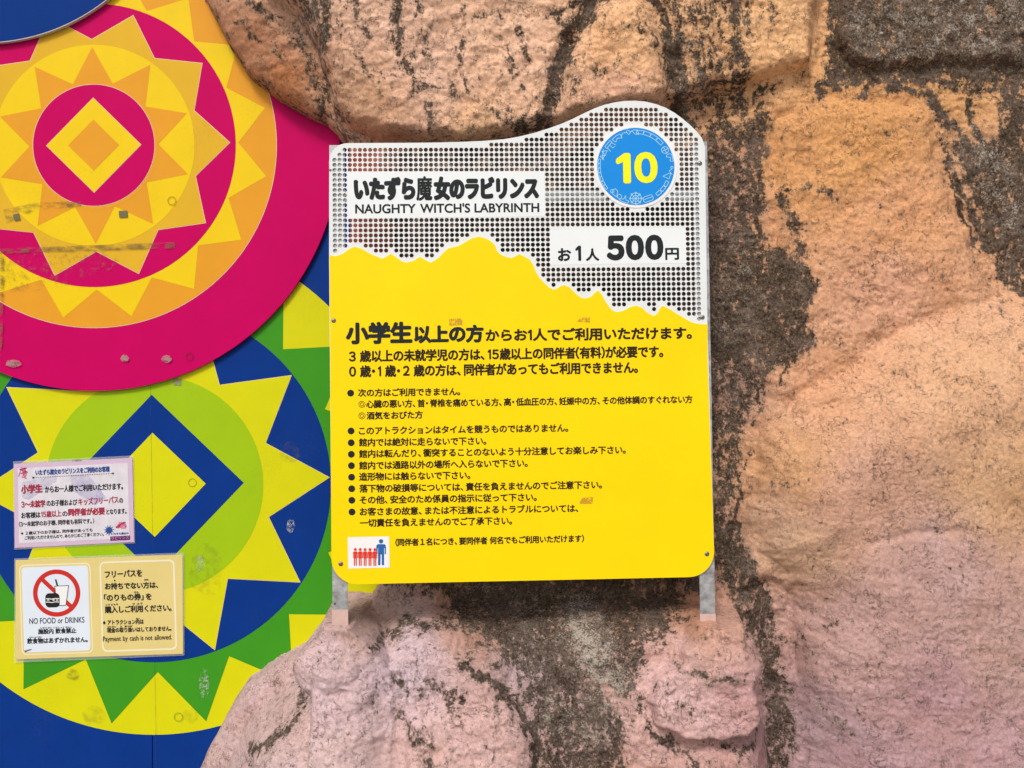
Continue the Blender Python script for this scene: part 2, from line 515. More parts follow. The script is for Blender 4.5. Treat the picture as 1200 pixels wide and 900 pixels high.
STAINS_AND_SHADE = [
    # arch on the middle slab and the streaks beside it
    ('s', [(735, -5), (712, 3), (692, 14), (674, 38), (660, 66), (652, 96), (643, 128), (632, 165)], 13, 1.0),
    ('s', [(640, 30), (700, 5)], 7, .8),
    ('s', [(740, -2), (760, 12), (774, 30), (780, 50)], 7, .85),
    ('s', [(782, 60), (790, 95), (800, 130), (792, 155)], 17, .95),
    ('s', [(780, 0), (800, 40), (815, 90), (822, 140)], 22, .62),
    ('s', [(845, 0), (860, 40), (862, 90), (872, 125)], 15, .72),
    ('a', [(795, 0), (850, 0), (865, 110), (900, 130), (850, 180), (800, 130)], 14, .52),
    ('s', [(600, 140), (620, 160)], 12, .8), ('s', [(610, 45), (618, 80)], 6, .6), ('s', [(590, 60), (612, 110)], 5, .5),
    # right of the sign
    ('a', [(826, 140), (880, 132), (902, 150), (898, 215), (880, 268), (828, 300)], 14, .78),
    ('s', [(893, 130), (897, 170), (890, 205), (888, 240), (893, 275)], 9, .95),
    ('s', [(915, 225), (925, 255), (935, 285), (930, 320)], 9, .82),
    ('s', [(850, 160), (880, 180), (885, 230)], 9, .7),
    ('a', [(826, 275), (870, 262), (900, 285), (935, 300), (955, 330), (940, 362), (958, 405), (925, 430), (870, 430), (826, 425)], 10, 1.0),
    ('a', [(826, 420), (905, 420), (900, 455), (872, 520), (866, 600), (840, 640), (830, 560)], 12, .72),
    ('s', [(868, 430), (862, 480), (866, 520)], 6, .9), ('s', [(905, 420), (935, 395)], 8, .8),
    ('s', [(858, 510), (862, 560), (862, 600)], 7, .8), ('s', [(880, 530), (872, 560), (868, 620)], 3.5, .9),
    ('a', [(838, 600), (868, 610), (885, 660), (915, 715), (912, 740), (890, 720), (850, 690), (838, 660)], 10, .95),
    ('s', [(885, 720), (905, 760), (910, 800), (918, 850), (912, 900)], 18, .85),
    ('s', [(860, 700), (880, 740)], 8, .7), ('s', [(925, 830), (935, 880)], 8, .7),
    # top right, the ledge and the band that runs down from it
    ('a', [(972, -900), (972, 40), (966, 92), (1000, 100), (1100, 92), (1300, 100), (1900, 100), (1900, -900)], 8, .98),
    ('s', [(958, 112), (968, 98), (1010, 96), (1060, 102), (1096, 112), (1110, 140)], 8, .95),
    ('s', [(1010, 112), (1020, 100), (1050, 102)], 6, .9),
    ('a', [(1112, 130), (1150, 175), (1200, 120), (1200, 340), (1180, 320), (1150, 250), (1128, 200)], 8, .92),
    ('a', [(1170, 100), (1900, 100), (1900, 420), (1205, 360), (1180, 250)], 10, .9),
    ('s', [(1106, 155), (1120, 200), (1140, 250), (1170, 300), (1198, 345)], 7, .85),
    ('s', [(1108, 190), (1130, 250), (1150, 290)], 3, .9),
    ('a', [(1095, 92), (1900, 92), (1900, 125), (1160, 108), (1140, 118)], 6, .8),
    ('s', [(1012, 150), (1040, 158), (1060, 150)], 5, .52), ('s', [(905, 105), (880, 115), (850, 120)], 8, .7),
    ('s', [(1030, 0), (1034, 50), (1030, 92)], 5, 1.1), ('s', [(1072, 0), (1076, 60), (1080, 95)], 5, 1.1), ('s', [(1145, 0), (1148, 70)], 6, 1.15), ('s', [(1180, 0), (1176, 90)], 5, 1.1),
    ('s', [(995, 0), (1000, 60), (996, 90)], 6, 1.05), ('s', [(1120, 140), (1145, 230), (1178, 310)], 4, 1.0), ('s', [(1135, 120), (1160, 200), (1196, 300)], 5, 1.05),
    ('s', [(842, 150), (846, 200), (842, 260)], 5, .9), ('s', [(862, 150), (866, 200)], 5, .85), ('s', [(905, 430), (890, 470), (884, 500)], 3.5, .8), ('s', [(925, 425), (910, 450)], 3.5, .8),
    # a crumbly line across the right slab
    ('s', [(905, 215), (935, 225), (975, 228)], 5, .58),
    # upper left boulder
    ('s', [(288, -5), (310, 14), (338, 24), (352, 50), (364, 82), (372, 125)], 9, .66),
    ('a', [(335, -10), (395, -10), (405, 40), (385, 80), (400, 130), (430, 165), (395, 165), (372, 110), (360, 60)], 18, .70),
    ('s', [(232, -5), (255, 40), (285, 78), (330, 110), (372, 130)], 6, .55),
    ('s', [(260, 10), (300, 40), (340, 70), (362, 110)], 4, .5),
    ('s', [(462, 0), (470, 40), (466, 65), (480, 90), (492, 112)], 8, .72), ('s', [(486, 0), (500, 40), (502, 75)], 8, .62),
    ('s', [(492, 108), (515, 112), (530, 108), (532, 125)], 5, .72), ('s', [(502, 130), (506, 162)], 8, .7),
    ('s', [(455, 90), (470, 95), (480, 92)], 5, .7), ('s', [(545, 20), (540, 70), (546, 110)], 5, .48), ('s', [(570, 130), (590, 150), (640, 150)], 7, .55),
    ('s', [(555, 30), (580, 25), (590, 60)], 4, .5), ('s', [(410, 0), (425, 30), (440, 50)], 7, .56), ('s', [(415, 60), (450, 120)], 4, .5),
    # behind the sign: presumed mould, with the hollow's shade darkened in
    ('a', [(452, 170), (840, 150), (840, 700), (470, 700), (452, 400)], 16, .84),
    # under the sign
    ('a', [(512, 684), (640, 676), (814, 690), (800, 722), (778, 732), (752, 748), (738, 778), (720, 800), (700, 790), (650, 800), (600, 772), (560, 742), (520, 720)], 16, .94),
    ('a', [(600, 770), (700, 770), (728, 830), (718, 900), (640, 910), (622, 830)], 18, .84),
    ('s', [(450, 740), (480, 728), (520, 726), (560, 730)], 7, .7), ('s', [(430, 690), (470, 690), (520, 684)], 6, .48),
    ('s', [(500, 775), (520, 790), (540, 800)], 9, .7), ('s', [(548, 760), (575, 780), (600, 800), (622, 830), (628, 880)], 9, .85),
    ('s', [(475, 815), (490, 830), (510, 838)], 7, .62), ('s', [(508, 860), (515, 890), (520, 905)], 6, .75), ('s', [(455, 770), (485, 795)], 3.5, .6),
    ('s', [(300, 868), (330, 858), (345, 836), (360, 810)], 6, .75), ('s', [(340, 805), (352, 790), (360, 765)], 4, .55), ('s', [(285, 890), (300, 880)], 5, .5),
    ('s', [(780, 757), (800, 768), (815, 772), (846, 772)], 5, .75), ('s', [(748, 830), (775, 845), (795, 860)], 6, .8),
    ('s', [(735, 790), (745, 815), (760, 835)], 5, .62), ('s', [(800, 880), (820, 895), (850, 895)], 6, .8), ('s', [(560, 870), (600, 880)], 6, .45),
    ('s', [(830, 845), (850, 856), (875, 850)], 5, .7), ('s', [(780, 800), (810, 810)], 8, .45), ('s', [(650, 880), (720, 870)], 18, .6),
    # slab at lower right: only ghosts
    ('s', [(935, 735), (970, 727), (990, 724)], 3, .5), ('s', [(970, 838), (990, 850)], 6, .48), ('s', [(900, 565), (935, 560)], 6, .42),
]
LICHEN = [
    ('a', [(985, -900), (985, 30), (1010, 80), (1100, 80), (1300, 80), (1900, 80), (1900, -900)], 20, .50),
    ('s', [(680, 725), (690, 760), (710, 790)], 30, .9), ('s', [(640, 820), (690, 840)], 24, .5), ('s', [(560, 700), (640, 710)], 30, .35),
    ('s', [(1150, 160), (1190, 260)], 24, .55), ('s', [(870, 300), (860, 380)], 34, .3), ('s', [(640, 60), (650, 110)], 12, .4),
    ('s', [(800, 60), (810, 130)], 22, .45), ('s', [(360, 20), (410, 140)], 24, .45), ('s', [(940, 830), (1010, 870)], 16, .5), ('s', [(790, 760), (830, 772)], 9, .5),
]
# paint of the rock: (x, y, reach, colour with sky tint and some shade in it)
PAINT_AND_LIGHT = [
    (1000, 170, 90, (205, 146, 88)), (1050, 260, 90, (208, 150, 104)), (930, 200, 60, (204, 146, 92)), (1040, 340, 80, (206, 152, 118)),
    (900, 40, 70, (214, 166, 120)), (730, 60, 60, (212, 164, 122)), (720, 120, 50, (204, 158, 130)), (600, 60, 80, (214, 172, 144)), (480, 60, 80, (206, 166, 142)),
    (420, 120, 50, (190, 148, 118)), (330, 80, 40, (168, 112, 74)), (285, 45, 40, (164, 116, 86)), (560, 150, 40, (202, 160, 126)), (350, 10, 40, (196, 160, 136)),  # the boulder's receding side is browner: its shade mixed into the colour
    (960, 440, 70, (206, 152, 112)), (1100, 440, 90, (206, 158, 118)), (920, 540, 50, (198, 148, 104)), (1000, 580, 70, (200, 152, 124)), (1150, 560, 90, (204, 158, 116)),
    (930, 640, 50, (198, 150, 112)), (1080, 660, 80, (190, 146, 128)), (1000, 740, 70, (184, 140, 122)), (1150, 740, 90, (186, 142, 122)), (1080, 800, 80, (180, 134, 124)),
    (960, 850, 60, (168, 132, 124)), (1150, 880, 80, (182, 138, 128)), (1000, 900, 60, (178, 136, 130)),
    (870, 450, 40, (170, 130, 108)), (860, 220, 50, (186, 138, 108)), (840, 260, 30, (172, 124, 112)), (1130, 105, 40, (204, 150, 96)), (1160, 200, 50, (188, 142, 104)),
    (700, 690, 60, (170, 124, 96)), (560, 700, 60, (164, 124, 104)), (800, 700, 40, (178, 132, 106)), (440, 720, 40, (186, 150, 136)), (640, 700, 40, (176, 140, 116)),
    (420, 780, 50, (206, 172, 168)), (400, 860, 60, (202, 168, 160)), (300, 850, 70, (190, 156, 148)), (480, 770, 50, (202, 172, 172)), (550, 850, 70, (204, 162, 150)),  # lower boulder: lavender sky light and pale highlight put into the colour
    (620, 760, 50, (180, 150, 146)), (780, 800, 60, (206, 164, 154)), (850, 800, 40, (192, 146, 138)), (740, 880, 60, (196, 150, 136)), (850, 890, 50, (188, 142, 132)), (680, 830, 40, (180, 146, 136)),
    (420, 230, 60, (150, 82, 66)), (430, 300, 50, (150, 82, 66)), (420, 180, 25, (130, 60, 45)), (560, 300, 90, (170, 140, 112)), (600, 450, 120, (170, 130, 100)),
]

us = axis(60, 1900, 190, 1206, 1.7, 14.0)
vsr = axis(-900, 1190, -10, 930, 1.7, 14.0)
UU, VV = np.meshgrid(us, vsr)
HH, D0 = rock_fields(UU, VV)
kr = (D + YREF) / F
XX = (UU - 600) * kr
ZZ = ZC - (VV - 450) * kr
YY = YW + 0.012 - HH
stain_shade = ink(UU, VV, STAINS_AND_SHADE)
# stray mould everywhere but on the clean slabs, running down where water runs
clean = np.maximum(sstep(0, 40, sdf(UU, VV, BULGE)), 0.8 * sstep(0, 30, sdf(UU, VV, RSLAB)))
stray = 0.44 * sstep(0.02, 0.30, fbm(UU / 70, VV / 120, 4, 401, 0.6)) + 0.16 * sstep(0.0, 0.3, fbm(UU / 18, VV / 34, 3, 411, 0.6))
stain_shade = np.maximum(stain_shade, stray * (1 - 0.75 * clean))
stain_shade = stain_shade + 0.10 * fbm(UU / 9, VV / 16, 3, 421, 0.6)
lich = ink(UU, VV, LICHEN)
wsum = np.zeros_like(UU); csum = np.zeros(UU.shape + (3,))
pw1, pw2 = UU + 30 * fbm(UU / 40, VV / 40, 4, 205, 0.6), VV + 30 * fbm(UU / 40, VV / 40, 4, 211, 0.6)
for (cx, cy, rr, c) in PAINT_AND_LIGHT:
    if cy > 700 and cx < 900:
        c = (c[0] * 0.93, c[1] * 0.965, c[2] * 1.0)  # lower boulder pushed further toward its skylit lavender
    elif cy > 620 and cx > 900:
        c = (c[0] * 0.93, c[1] * 0.99, c[2] * 1.08)
    elif cy < 170 and 380 < cx < 920:
        c = (min(255, c[0] * 1.02), c[1] * 1.03, c[2] * 1.03)
    elif cy < 700 and cx > 840:
        c = (c[0] * 0.96, c[1] * 0.985, c[2] * 1.03)
    w = (1.0 / (1e-3 + ((pw1 - cx) ** 2 + (pw2 - cy) ** 2) / rr ** 2)) ** 1.6
    wsum += w
    csum += w[..., None] * np.array(lin(*c)[:3])
tint = csum / wsum[..., None] * 1.36
mott = fbm(UU / 60, VV / 45, 5, 301, 0.6)
tint = tint * (1 + 0.30 * np.stack([mott * 0.6, mott * 0.9, mott * 1.3], -1))
nv, nu = UU.shape
idx = np.arange(nv * nu).reshape(nv, nu)
keep = (YY < YW + 0.05)
fk = keep[:-1, :-1] & keep[1:, :-1] & keep[:-1, 1:] & keep[1:, 1:]
q = np.stack([idx[:-1, :-1], idx[1:, :-1], idx[1:, 1:], idx[:-1, 1:]], -1)[fk]
used = np.zeros(nv * nu, bool); used[q.ravel()] = True
remap = np.cumsum(used) - 1
q = remap[q]
P = np.stack([XX, YY, ZZ], -1).reshape(-1, 3)[used]
me = bpy.data.meshes.new('rock_face')
me.vertices.add(len(P)); me.vertices.foreach_set('co', P.astype(np.float32).ravel())
me.loops.add(q.size); me.loops.foreach_set('vertex_index', q.ravel().astype(np.int32))
me.polygons.add(len(q)); me.polygons.foreach_set('loop_start', (np.arange(len(q)) * 4).astype(np.int32))
me.polygons.foreach_set('use_smooth', np.ones(len(q), bool))
me.update(calc_edges=True)
for nm, arr in (('stain_shade', stain_shade), ('lichen', lich)):
    at_ = me.attributes.new(nm, 'FLOAT', 'POINT')
    at_.data.foreach_set('value', arr.reshape(-1)[used].astype(np.float32))
ca = me.attributes.new('paint_and_light', 'FLOAT_COLOR', 'POINT')
ca.data.foreach_set('color', np.concatenate([tint.reshape(-1, 3)[used], np.ones((len(P), 1))], 1).astype(np.float32).ravel())

rm = bpy.data.materials.new('moulded_rock')
rm.use_nodes = True
nt = rm.node_tree
B = nt.nodes['Principled BSDF']
B.inputs['Roughness'].default_value = 0.88
B.inputs['Specular IOR Level'].default_value = 0.2
tc = nd(nt, 'ShaderNodeTexCoord')
aS = nd(nt, 'ShaderNodeAttribute', attribute_name='stain_shade')
aL = nd(nt, 'ShaderNodeAttribute', attribute_name='lichen')
aP = nd(nt, 'ShaderNodeAttribute', attribute_name='paint_and_light')
def noise(scale, detail=6.0, rough=0.65, dist=0.0):
    n = nd(nt, 'ShaderNodeTexNoise', i_Scale=scale, i_Detail=detail, i_Roughness=rough, i_Distortion=dist)
    nt.links.new(tc.outputs['Object'], n.inputs['Vector'])
    return n.outputs['Fac']
def math_(op, a, b=None, c=None):
    n = nd(nt, 'ShaderNodeMath', operation=op)
    for i, x in enumerate((a, b, c)):
        if x is None: continue
        if hasattr(x, 'is_output'): nt.links.new(x, n.inputs[i])
        else: n.inputs[i].default_value = x
    return n.outputs[0]
def mapr(x, a, b, c=0.0, d=1.0, smooth=True):
    n = nd(nt, 'ShaderNodeMapRange', interpolation_type='SMOOTHSTEP' if smooth else 'LINEAR')
    nt.links.new(x, n.inputs['Value'])
    for k, vv in (('From Min', a), ('From Max', b), ('To Min', c), ('To Max', d)):
        n.inputs[k].default_value = vv
    return n.outputs[0]
def mix(f, a, b, blend='MIX'):
    n = nd(nt, 'ShaderNodeMix', data_type='RGBA', blend_type=blend)
    for s, x in ((n.inputs['Factor'], f), (n.inputs[6], a), (n.inputs[7], b)):
        if hasattr(x, 'is_output'): nt.links.new(x, s)
        else: s.default_value = x
    return n.outputs[2]
mpz = nd(nt, 'ShaderNodeMapping')
mpz.inputs['Scale'].default_value = (1.0, 1.0, 0.5)
nt.links.new(tc.outputs['Object'], mpz.inputs['Vector'])
def noisev(scale, detail=6.0, rough=0.65, dist=0.0):
    n = nd(nt, 'ShaderNodeTexNoise', i_Scale=scale, i_Detail=detail, i_Roughness=rough, i_Distortion=dist)
    nt.links.new(mpz.outputs[0], n.inputs['Vector'])
    return n.outputs['Fac']
n_mid = noise(26, 8, 0.68)
n_drip = noisev(46, 8, 0.72)
n_spec = noise(85, 8, 0.8)
n_fine = noise(120, 8, 0.75)
n_grain = noise(420, 4, 0.7)
# paint with grain, darkened pits
base = mix(1.0, aP.outputs['Color'], mapr(n_fine, 0.3, 0.7, 0.80, 1.12), 'MULTIPLY')
base = mix(1.0, base, mapr(n_grain, 0.3, 0.7, 0.86, 1.08), 'MULTIPLY')
pit = mapr(math_('ADD', math_('MULTIPLY', noise(115, 3, 0.7, 0.8), 0.8), math_('MULTIPLY', n_mid, 0.2)), 0.58, 0.65, 0.0, 0.62)
base = mix(math_('MULTIPLY', pit, mapr(noise(7, 4, 0.6), 0.38, 0.62, 0.25, 1.0)), base, (0.095, 0.068, 0.045, 1))
# hairline cracks, here and there
nc = noise(46, 4, 0.6, 1.2)
crk = math_('MULTIPLY', mapr(math_('ABSOLUTE', math_('SUBTRACT', nc, 0.5)), 0.0, 0.020, 1.0, 0.0), mapr(noise(19, 5, 0.7), 0.49, 0.57, 0.0, 0.85))
base = mix(crk, base, (0.07, 0.05, 0.035, 1))
nc2 = noise(15, 6, 0.62, 0.9)
crk2 = math_('MULTIPLY', mapr(math_('ABSOLUTE', math_('SUBTRACT', nc2, 0.5)), 0.0, 0.0055, 1.0, 0.0), mapr(noise(11, 5, 0.7), 0.50, 0.58, 0.0, 0.6))
base = mix(crk2, base, (0.085, 0.058, 0.038, 1))
# stain broken up by noise
lvl = math_('ADD', math_('ADD', math_('MULTIPLY', aS.outputs['Fac'], 1.0), math_('MULTIPLY', math_('SUBTRACT', n_drip, 0.5), 2.9)), math_('MULTIPLY', math_('SUBTRACT', n_spec, 0.5), 3.0))
sf = mapr(lvl, 0.50, 0.70, 0.0, 0.95)
dark = mix(mapr(n_fine, 0.36, 0.62), (0.016, 0.013, 0.010, 1), (0.125, 0.088, 0.060, 1))
dark = mix(mapr(math_('ADD', noise(14, 5, 0.6), math_('MULTIPLY', aL.outputs['Fac'], 0.10)), 0.44, 0.64, 0, 0.6), dark, (0.170, 0.130, 0.105, 1))
dark = mix(mapr(noise(150, 5, 0.75, 0.5), 0.50, 0.60, 0, 0.85), dark, (0.009, 0.007, 0.006, 1))
dark = mix(mapr(noise(175, 5, 0.75, 0.4), 0.555, 0.63, 0, 0.7), dark, (0.30, 0.235, 0.17, 1))
base = mix(mapr(lvl, 0.10, 0.60, 0.0, 0.42), base, (0.20, 0.145, 0.105, 1))
base = mix(sf, base, dark)
ln = math_('ADD', math_('MULTIPLY', noise(210, 8, 0.85), 0.7), math_('MULTIPLY', noise(40, 5, 0.6), 0.3))
lf = mapr(math_('ADD', math_('MULTIPLY', aL.outputs['Fac'], 0.11), ln), 0.565, 0.63, 0, 0.85)
base = mix(math_('MULTIPLY', lf, math_('MULTIPLY', mapr(sf, 0.0, 0.6), mapr(aL.outputs['Fac'], 0.05, 0.4))), base, (0.50, 0.445, 0.37, 1))
nt.links.new(base, B.inputs['Base Color'])
hgt = math_('ADD', math_('MULTIPLY', n_fine, 0.65), math_('ADD', math_('MULTIPLY', n_grain, 0.22), math_('ADD', math_('MULTIPLY', pit, -0.25), math_('MULTIPLY', math_('MAXIMUM', crk, crk2), -0.4))))
bp = nd(nt, 'ShaderNodeBump', i_Strength=0.75, i_Distance=0.007)
nt.links.new(hgt, bp.inputs['Height'])
nt.links.new(bp.outputs[0], B.inputs['Normal'])
me.materials.append(rm)
rock = bpy.data.objects.new('rock_face', me)
COL.objects.link(rock)
tag(rock, 'weathered peach and pink rock face with dark mould stains, behind and below the yellow sign', 'rock face')

# ------------------------------------------------------------------ painted wall with the round graphics
KA = 0.86
YEL = mat('yellow_paint', lin(250, 214, 20, KA), 0.38, 0.05, dirt=0.12)
AMB = mat('amber_paint', lin(234, 186, 42, KA), 0.38, 0.05, dirt=0.12)
ORA = mat('orange_paint', lin(239, 166, 42, KA), 0.38, 0.05, dirt=0.10)
MAG = mat('magenta_paint', lin(208, 6, 100, KA), 0.42, 0.06, spec=0.05, dirt=0.06)
BLU = mat('blue_paint', lin(14, 58, 142, KA), 0.42, 0.10, spec=0.06, dirt=0.05, dirtcol=(0.2, 0.22, 0.25, 1))
GRN = mat('green_paint', lin(66, 158, 34, KA), 0.38, 0.06, dirt=0.10)
LIM = mat('lime_paint', lin(168, 206, 20, KA), 0.38, 0.05, dirt=0.08)
LYE = mat('lime_yellow_paint', lin(224, 224, 16, KA), 0.38, 0.05, dirt=0.10)
PALE = mat('pale_edge', lin(245, 215, 175, KA), 0.5, 0.03)
EDGE = mat('board_edge', (0.6, 0.58, 0.56, 1), 0.5, 0.05)
SEAM = None

wp = Plane(180, 568, YW)
wall = wp.root('painted_wall')
tag(wall, 'flat blue wall painted with a large green and lime star disc, left of the rocks', 'wall')
k = wp.k
fl = Flat()
x0, z1 = wp.px(-420, -700); x1, _ = wp.px(560, 0)
zb = -wp.o.z + 0.0
xs_, _ = wp.px(178.5, 500)
GAP = 0.0012
fl.poly([(x0, zb), (xs_ - GAP, zb), (xs_ - GAP, z1), (x0, z1)], 0.0, BLU, thick=0.03)
fl.poly([(xs_ + GAP, zb), (x1, zb), (x1, z1), (xs_ + GAP, z1)], 0.0, BLU, thick=0.03)
fl.build('wall_panel', wall)
fl = Flat()
ROT = 1.3
fl.poly(circ(0, 0, 293 * k, 160), -0.0004, LYE)
fl.poly(star(0, 0, 284 * k, 219.5 * k, 16, 11.25 + ROT), -0.0008, GRN)
fl.poly(circ(0, 0, 208 * k, 128), -0.0012, BLU)
fl.poly(star(0, 0, 207 * k, 140.6 * k, 10, 2.4), -0.0016, PALE)
fl.poly(star(0, 0, 206 * k, 140 * k, 10, 2.4), -0.0019, LYE)
fl.poly(circ(1.2 * k, 0, 127.5 * k, 128), -0.0023, LIM)
fl.poly(diamond(0.5 * k, 0, 105.5 * k, ROT), -0.0027, BLU)
fl.poly(diamond(0.5 * k, 0, 61 * k, ROT), -0.0031, LYE)
disc = fl.build('star_disc', wall)
fl = Flat()
(sx0, sz0), (sx1, sz1) = wp.px(176.3, 440), wp.px(184.0, 930)
fl.poly([(sx0, sz0), (sx1, sz1), (sx1 + 0.0012, sz1), (sx0 + 0.0012, sz0)], -0.0035, film('seam_dirt', (0.03, 0.05, 0.05, 1), 0.5, 30, 0.3, 0.6))
fl.build('panel_seam', wall)
RING = mat('plug_outline', (0.34, 0.33, 0.03, 1), 0.6, 0.1)
RESD = film('old_tape_residue', (0.30, 0.27, 0.16, 1), 0.85, 90, 0.38, 0.55)
SCUF = film('scuffed_paint', (0.55, 0.60, 0.52, 1), 0.62, 120, 0.46, 0.62)
GRIME = film('brown_grime', (0.16, 0.11, 0.03, 1), 0.75, 70, 0.42, 0.66, stretch=(0.35, 1, 1))
GRIML = film('faint_grime', (0.16, 0.12, 0.04, 1), 0.3, 60, 0.45, 0.75)
def plug(pl, x, y, r, m, parent, dep):
    f_ = Flat(); c = pl.px(x, y)
    f_.poly(circ(c[0], c[1], r * pl.k, 28), dep, m, holes=[circ(c[0], c[1], (r - 0.75) * pl.k, 28)])
    return f_.build('screw_plug', parent)
def smear(pl, pts, m, parent, dep, name='grime_mark'):
    f_ = Flat(); f_.poly([pl.px(*p) for p in pts], dep, m)
    return f_.build(name, parent)
def blob(x, y, rx, ry, n=18, j=0.25):
    return [(x + rx * (1 + j * (random.random() - .5)) * math.cos(2 * math.pi * i / n), y + ry * (1 + j * (random.random() - .5)) * math.sin(2 * math.pi * i / n)) for i in range(n)]
plug(wp, 226, 565.5, 5, RING, wall, -0.0040)
plug(wp, 209.5, 839.5, 5.2, RING, wall, -0.0040)
smear(wp, [(203, 441), (213, 442), (213, 452), (204, 451)], RESD, wall, -0.0041)
smear(wp, blob(240, 801, 6, 18), SCUF, wall, -0.0041)
smear(wp, blob(341, 616, 5, 8), SCUF, wall, -0.0041)
smear(wp, blob(235, 660, 5, 10), SCUF, wall, -0.0041)
smear(wp, blob(110, 838, 14, 12), GRIML, wall, -0.0041)
smear(wp, blob(86, 790, 8, 6), GRIME, wall, -0.0041)
smear(wp, blob(242, 668, 20, 30), GRIML, wall, -0.0042)
smear(wp, blob(340, 530, 12, 12), GRIML, wall, -0.0042)
smear(wp, blob(224, 838, 9, 9), GRIML, wall, -0.0042)

# raised pink board
YP = YW - 0.014
pp = Plane(110.5, 170.5, YP, roll=-0.6)
pink = pp.root('disc_board')
tag(pink, 'large magenta disc board with orange and yellow sunburst rings, raised off the wall', 'painted board')
k = pp.k
fl = Flat()
fl.poly(circ(0, 0, 287.5 * k, 192), 0.0, MAG, thick=0.010)
fl.build('backing_board', pink)
fl = Flat()
fl.poly(circ(0, 0, 214 * k, 160), -0.0004, PALE)
fl.poly(circ(0, 0, 213.2 * k, 160), -0.0007, ORA)
fl.poly(star(0, 0, 204.8 * k, 169 * k, 16, 11.25 + 0.5), -0.0010, YEL)
fl.poly(circ(0, 0, 166 * k, 128), -0.0013, MAG)
fl.poly(star(0, 0, 159.6 * k, 124.6 * k, 10, 0.6), -0.0016, PALE)
fl.poly(star(0, 0, 158.5 * k, 123.8 * k, 10, 0.6), -0.0019, AMB)
fl.poly(circ(0, 0, 117.8 * k, 128), -0.0022, YEL)
fl.poly(star(0, 0, 115.2 * k, 75.5 * k, 10, 18.4), -0.0025, ORA)
fl.poly(circ(0, 0, 75.6 * k, 96), -0.0028, ORA)
fl.poly(circ(0, 0, 71.7 * k, 96), -0.0031, PALE)
fl.poly(circ(0, 0, 71 * k, 96), -0.0034, MAG)
fl.poly(diamond(0, 0, 55.8 * k, 0), -0.0037, PALE)
fl.poly(diamond(0, 0, 55 * k, 0), -0.0040, YEL)
fl.poly(diamond(0, 0, 30 * k, 0), -0.0043, ORA)
fl.build('sunburst', pink)
RING2 = mat('plug_outline_amber', (0.42, 0.26, 0.02, 1), 0.6, 0.1)
plug(pp, 202, 235.5, 5, RING2, pink, -0.0047)
TAPE = film('dark_tape_residue', (0.13, 0.12, 0.05, 1), 0.95, 60, 0.25, 0.40)
smear(pp, [(16, 252), (23, 250), (25, 258), (18, 259)], TAPE, pink, -0.0047)
smear(pp, [(140, 247.5), (150, 247), (150.5, 255), (140.5, 255.5)], TAPE, pink, -0.0047)
smear(pp, [(5, 246), (40, 238), (95, 236), (96, 242), (40, 247), (8, 262)], GRIME, pink, -0.0048)
smear(pp, [(0, 292), (40, 290), (110, 287.5), (205, 284), (206, 291), (110, 294), (40, 296), (0, 298)], GRIME, pink, -0.0048)
smear(pp, [(2, 300), (120, 292), (150, 310), (60, 340), (2, 342)], film('light_grime', (0.2, 0.12, 0.03, 1), 0.5, 90, 0.52, 0.7), pink, -0.0049)
smear(pp, [(1, 300), (6, 300), (4, 400), (1, 420)], GRIME, pink, -0.0048)
for (x_, y_, a_, b_) in ((17, 426, 9, 4.5), (147, 420, 5, 4), (196, 421, 6, 4.5)):
    smear(pp, blob(x_, y_, a_, b_), film('grey_tape_residue', (0.42, 0.20, 0.22, 1), 0.9, 110, 0.36, 0.5), pink, -0.0048)
plug(pp, 222, 417, 4.5, mat('plug_outline_pink', (0.28, 0.01, 0.07, 1), 0.5, 0.1), pink, -0.0047)

# raised blue board in the corner
YB = YW - 0.030
cb = Plane(-19.6, -182, YB)
blue = cb.root('disc_board')
tag(blue, 'plain blue disc board in the corner above the magenta disc', 'painted board')
fl = Flat()
fl.poly(circ(0, 0, 232.5 * cb.k, 192), 0.0, EDGE, thick=0.012)
fl.build('backing_board', blue)
fl = Flat()
fl.poly(circ(0, 0, 231.6 * cb.k, 192), -0.0004, mat('bright_blue_paint', lin(12, 58, 138, KA), 0.45, 0.08, spec=0.05))
fl.build('painted_face', blue)

# ------------------------------------------------------------------ laminated notices taped to the wall
INK = mat('black_print', (0.018, 0.018, 0.020, 1), 0.55, 0.1)
RED = mat('red_print', lin(168, 52, 74, .9), 0.5, 0.1)
NAVY = mat('blue_print', lin(50, 80, 150, .9), 0.5, 0.1)
PNK = mat('pink_print', lin(222, 120, 160, .9), 0.5, 0.1)
PAPER = mat('white_paper', (0.80, 0.80, 0.82, 1), 0.32, 0.04)
LAV = mat('lavender_paper', lin(216, 190, 216, .90), 0.32, 0.05)
def clear_film():
    m = bpy.data.materials.new('laminate_film')
    m.use_nodes = True
    b = m.node_tree.nodes['Principled BSDF']
    b.inputs['Base Color'].default_value = (0.75, 0.78, 0.75, 1)
    b.inputs['Roughness'].default_value = 0.2
    b.inputs['Alpha'].default_value = 0.16
    return m
FILM = clear_film()

